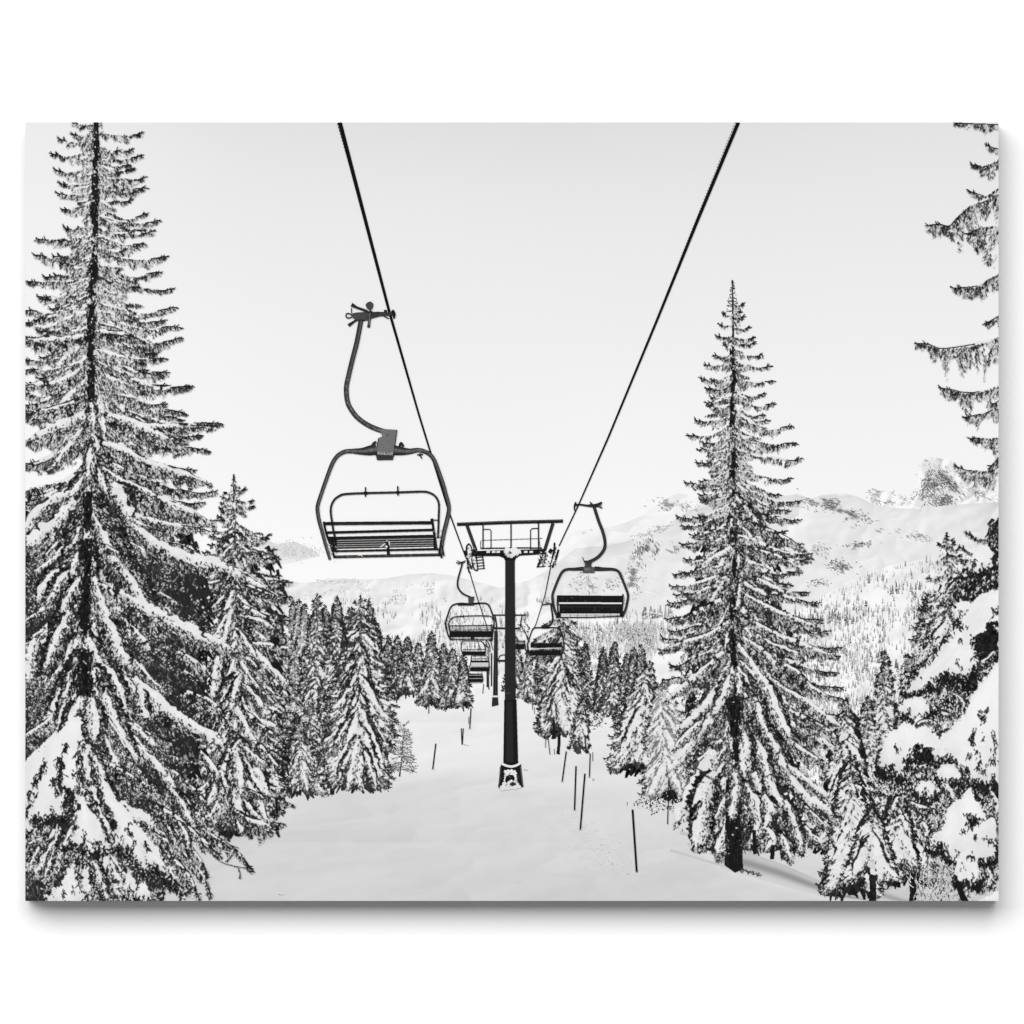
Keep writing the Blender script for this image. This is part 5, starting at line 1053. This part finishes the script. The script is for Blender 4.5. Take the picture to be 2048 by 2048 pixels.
# ================================================================ snow-laden spruce at the right edge
R.seed(90); k = Ink()
for P, t, c in [([(2010, 250), (1960, 248), (1910, 246)], 0, 14), ([(2010, 300), (1988, 296), (1974, 291)], 0, 12), ([(2010, 312), (1985, 325), (1962, 332), (1945, 330)], 3, 22), ([(2010, 370), (1990, 380), (1968, 392), (1940, 383)], 3, 40),
                ([(2010, 380), (1975, 398), (1940, 412), (1915, 435), (1898, 452), (1878, 448), (1856, 451)], 3, 58), ([(2010, 452), (1985, 452), (1960, 456), (1938, 467)], 3, 74), ([(2010, 545), (1985, 552), (1955, 572), (1930, 575), (1906, 576)], 5, 38), ([(2010, 625), (1990, 636), (1972, 647)], 2, 22),
                ([(2010, 665), (1985, 678), (1950, 688), (1915, 694), (1880, 697), (1855, 688), (1833, 687)], 7, 58), ([(2010, 768), (1985, 775), (1960, 784), (1930, 785), (1905, 780), (1882, 776)], 6, 46), ([(2010, 790), (1990, 815), (1960, 828), (1930, 835)], 2, 30), ([(2010, 790), (2000, 800), (1985, 810)], 4, 46),
                ([(2010, 874), (1985, 876), (1960, 876), (1941, 877)], 2, 38), ([(2010, 920), (1985, 938), (1955, 942), (1930, 940), (1912, 932)], 3, 40), ([(2010, 905), (1995, 918), (1980, 935)], 3, 36)]:
    bough(k, P, th=t, cur=c, wide=1.5, sc=1.15, pale=.36, airy=.30, dark=(12, 56), body=None, dens=1.35, tuft=9); k.up()
    k.line(P[2:] if len(P) > 3 else P, 1.9, 26); k.up()
# dark heart of the near tree
R.seed(91)
def blob_dark(cx, cy, rx, ry, n, v=(16, 46)):
    p = np.stack([R.normal(cx, rx * .5, n), R.normal(cy, ry * .5, n)], 1)
    k.strokes(p, np.stack([R.normal(-.3, .7, n), np.ones(n)], 1), R.uniform(6, 16, n), R.uniform(3, 8, n), R.uniform(*v, n), .5); k.up()
def blob_mix(cx, cy, rx, ry, n, pale=.4):
    p = np.stack([R.uniform(cx - rx, cx + rx, n), R.uniform(cy - ry, cy + ry, n)], 1)
    k.strokes(p, np.stack([R.normal(-.2, .8, n), np.ones(n)], 1), R.uniform(4, 10, n), R.uniform(1.6, 4, n), np.where(R.rand(n) < pale, R.uniform(195, 236, n), R.uniform(16, 60, n)), .5); k.up()
for a in [(1992, 1075, 10, 40, 120), (1990, 1110, 14, 26, 90), (1960, 1168, 36, 26, 160), (1985, 1150, 20, 20, 80), (1925, 1175, 30, 20, 80), (1975, 1270, 22, 34, 160), (1985, 1300, 16, 34, 100)]: blob_dark(*a)
blob_mix(1955, 1165, 40, 24, 260, .35); blob_mix(1985, 1110, 12, 50, 120, .3)
bough(k, [(1985, 1040), (1990, 1060), (1994, 1080)], th=0, cur=20, wide=12, sc=1.1, pale=.1, dark=(12, 40), body=None)
for P in ([(1990, 1070), (1965, 1078), (1945, 1070), (1934, 1066)], [(1975, 1120), (1945, 1106), (1920, 1094)], [(1960, 1120), (1930, 1118), (1900, 1112)]): bough(k, P, th=1, cur=8, wide=1, sc=1.0, pale=.2, dark=(12, 44))
bough(k, [(1930, 1150), (1905, 1170), (1890, 1195)], th=4, cur=30, wide=6, sc=1.1, body=26, fork=False, pale=.3, dark=(14, 46))
pad(k, [(1962, 1090), (1978, 1102), (1982, 1122), (1974, 1134), (1964, 1130), (1958, 1142), (1940, 1138), (1934, 1146), (1928, 1146), (1938, 1128), (1950, 1108)], 233, nicks=10, inner=2, under=3)
# long snow limb running down to the left
blob_mix(1870, 1390, 70, 44, 500, .5); blob_mix(1945, 1370, 50, 50, 420, .4); blob_mix(1880, 1300, 40, 30, 200, .4)
pad(k, [(1915, 1210), (1930, 1204), (1936, 1212), (1926, 1235), (1916, 1244), (1910, 1232)], 233, nicks=5, inner=1, under=2)
pad(k, [(2004, 1172), (1990, 1182), (1966, 1188), (1946, 1204), (1932, 1232), (1918, 1258), (1906, 1276), (1880, 1300), (1850, 1330), (1826, 1356), (1811, 1382), (1824, 1392), (1846, 1378), (1876, 1370), (1892, 1352), (1920, 1366), (1940, 1352), (1952, 1330), (1950, 1300), (1946, 1270), (1966, 1262), (1976, 1240), (1986, 1224), (2004, 1215)], 234, nicks=46, inner=4, under=5)
for (cx, cy, n) in [(1830, 1390, 26), (1878, 1360, 46), (1895, 1350, 46), (1918, 1356, 46), (1944, 1352, 46), (1950, 1280, 36), (1985, 1260, 30), (1995, 1222, 16), (1922, 1250, 16), (1970, 1310, 60), (1858, 1372, 26), (1935, 1370, 50)]:
    p = np.stack([R.normal(cx, 6, n), R.normal(cy, 6, n)], 1); k.strokes(p, np.stack([R.normal(.2, .6, n), np.ones(n)], 1), R.uniform(4, 10, n), R.uniform(1.8, 4, n), R.uniform(14, 44, n), .4)
k.up()
blob_mix(1900, 1440, 50, 34, 420, .45); blob_mix(1850, 1420, 40, 26, 240, .6); blob_mix(1820, 1560, 60, 30, 300, .4); blob_mix(1900, 1590, 90, 40, 900, .38); blob_mix(1955, 1660, 48, 120, 1500, .4); blob_mix(1890, 1640, 50, 50, 500, .45); blob_mix(1880, 1500, 30, 40, 220, .35)
for a in [(1850, 1510, 30, 26, 90), (1985, 1575, 20, 16, 60), (1930, 1580, 40, 16, 90)]: blob_dark(*a)
blob_mix(1905, 1575, 80, 24, 260, .35)
pad(k, [(1812, 1402), (1838, 1396), (1850, 1410), (1862, 1425), (1846, 1432), (1826, 1436), (1812, 1430), (1806, 1416)], 232, nicks=12, inner=2, under=3)
# the wide white mass in the corner
pad(k, [(2004, 1316), (1988, 1338), (1966, 1362), (1944, 1396), (1928, 1424), (1912, 1450), (1884, 1470), (1876, 1492), (1874, 1512), (1886, 1520), (1894, 1500), (1902, 1516), (1910, 1528), (1924, 1552), (1934, 1538), (1940, 1560), (1958, 1562), (1976, 1566), (1988, 1552), (2004, 1556)], 234, nicks=40, inner=9, under=5)
pad(k, [(1884, 1532), (1900, 1530), (1914, 1540), (1924, 1556), (1916, 1562), (1902, 1556), (1890, 1562), (1876, 1548)], 232, nicks=10, inner=1, under=3)
for (cx, cy, n, a) in [(1958, 1426, 16, .6), (1968, 1436, 24, -.2), (1976, 1422, 12, -.8), (1945, 1464, 10, .1), (1944, 1478, 12, 0), (1940, 1512, 14, -.3), (1987, 1474, 18, .1), (1990, 1496, 14, -.2), (1922, 1536, 16, .5), (1952, 1500, 8, .2)]:
    p = np.stack([R.normal(cx, 2.6, n), R.normal(cy, 6, n)], 1); k.strokes(p, np.stack([R.normal(a, .45, n), np.ones(n)], 1), R.uniform(3, 9, n), R.uniform(1.2, 3.2, n), R.uniform(16, 70, n), .4)
k.up()
# domes of snow
pad(k, [(1757, 1540), (1762, 1508), (1776, 1476), (1796, 1452), (1812, 1446), (1826, 1450), (1836, 1438), (1848, 1444), (1862, 1462), (1876, 1482), (1872, 1494), (1856, 1488), (1846, 1492), (1838, 1500), (1820, 1510), (1812, 1528), (1806, 1552), (1792, 1548), (1784, 1532), (1770, 1538)], 234, nicks=30, inner=5, under=5)
pad(k, [(1830, 1580), (1842, 1565), (1858, 1562), (1868, 1570), (1876, 1580), (1866, 1588), (1858, 1600), (1850, 1590), (1838, 1594)], 231, nicks=16, inner=3, under=5, sc=.8)
for P, w in [([(1886, 1566), (1900, 1580), (1906, 1600)], 8), ([(1800, 1590), (1790, 1606), (1786, 1626)], 8), ([(1840, 1640), (1852, 1660), (1850, 1682)], 8), ([(1816, 1600), (1836, 1612), (1862, 1616)], 6), ([(1980, 1580), (1992, 1600), (1994, 1624)], 8), ([(1972, 1730), (1980, 1752), (1976, 1775)], 9), ([(1870, 1540), (1850, 1530), (1826, 1540)], 6),
             ([(1990, 1632), (1976, 1640), (1966, 1652)], 5), ([(1862, 1408), (1880, 1424), (1904, 1428)], 7), ([(1906, 1386), (1924, 1400), (1926, 1424)], 8), ([(1956, 1332), (1972, 1318), (1992, 1300)], 6), ([(1830, 1450), (1856, 1440), (1880, 1452)], 5)]:
    bough(k, P, th=w, cur=w * 1.4, wide=w * .7, sc=1.1, body=26, fork=False, pale=.3, dark=(14, 50), nick=2.4)
pad(k, [(1937, 1576), (1946, 1592), (1962, 1612), (1970, 1632), (1960, 1650), (1985, 1640), (1990, 1690), (1984, 1718), (1962, 1724), (1948, 1718), (1940, 1738), (1918, 1726), (1896, 1716), (1886, 1698), (1866, 1700), (1858, 1694), (1866, 1674), (1890, 1656), (1896, 1628), (1904, 1606), (1926, 1594)], 235, nicks=34, inner=4, under=5)
pad(k, [(1924, 1706), (1944, 1712), (1956, 1736), (1960, 1762), (1950, 1772), (1936, 1762), (1922, 1768), (1910, 1752), (1912, 1728)], 234, nicks=20, inner=2, under=5)
for (cx, cy, n) in [(1948, 1640, 60), (1940, 1634, 30), (1880, 1690, 40), (1944, 1712, 14), (1916, 1768, 40), (1955, 1772, 40), (1978, 1720, 30), (1836, 1494, 40), (1800, 1556, 40), (1770, 1548, 36), (1985, 1520, 20), (1975, 1680, 16)]:
    p = np.stack([R.normal(cx, 6, n), R.normal(cy, 5, n)], 1); k.strokes(p, np.stack([R.normal(.1, .6, n), np.ones(n)], 1), R.uniform(4, 10, n), R.uniform(1.6, 3.6, n), R.uniform(14, 44, n), .4)
k.up()
k.line([(1918, 1772), (1924, 1790), (1932, 1806)], [10, 12, 13], 30); k.up()
pad(k, [(1960, 1806), (1975, 1794), (2004, 1784), (2004, 1808)], 236, nicks=0, inner=0)
k.build('printed_spruce', root, 'near spruce cut by the right edge, covered in thick snow cushions', dots=True)
print('ink height mm', ZTOP[0] * 1000)

# ================================================================ camera and lamps
D = 9.0
cam = bpy.data.cameras.new('camera'); co = bpy.data.objects.new('camera', cam); COL.objects.link(co); scene.camera = co
co.location = (0, -(T + D), 0); co.rotation_euler = (math.pi / 2, 0, 0)
cam.sensor_width = 36; cam.lens = 36 * D / (2048 * S); cam.clip_end = 50

w = bpy.data.worlds.new('World'); scene.world = w; w.use_nodes = True
bg = w.node_tree.nodes['Background']; bg.inputs[0].default_value = (1, 1, 1, 1); bg.inputs[1].default_value = 0.23
def area(name, loc, size, power):
    l = bpy.data.lights.new(name, 'AREA'); l.shape = 'RECTANGLE'; l.size, l.size_y = size; l.energy = power
    o = bpy.data.objects.new(name, l); COL.objects.link(o); o.location = loc
    o.rotation_euler = (math.pi / 2, 0, 0); return o
area('softbox_lamp', (-6.5, -18, 11.2), (28.0, 16.4), 7400)
scene.view_settings.view_transform = 'Standard'; scene.view_settings.look = 'None'
scene.view_settings.exposure = 0; scene.view_settings.gamma = 1
scene.cycles.max_bounces = 3; scene.cycles.use_denoising = True; scene.cycles.denoiser = 'OPENIMAGEDENOISE'
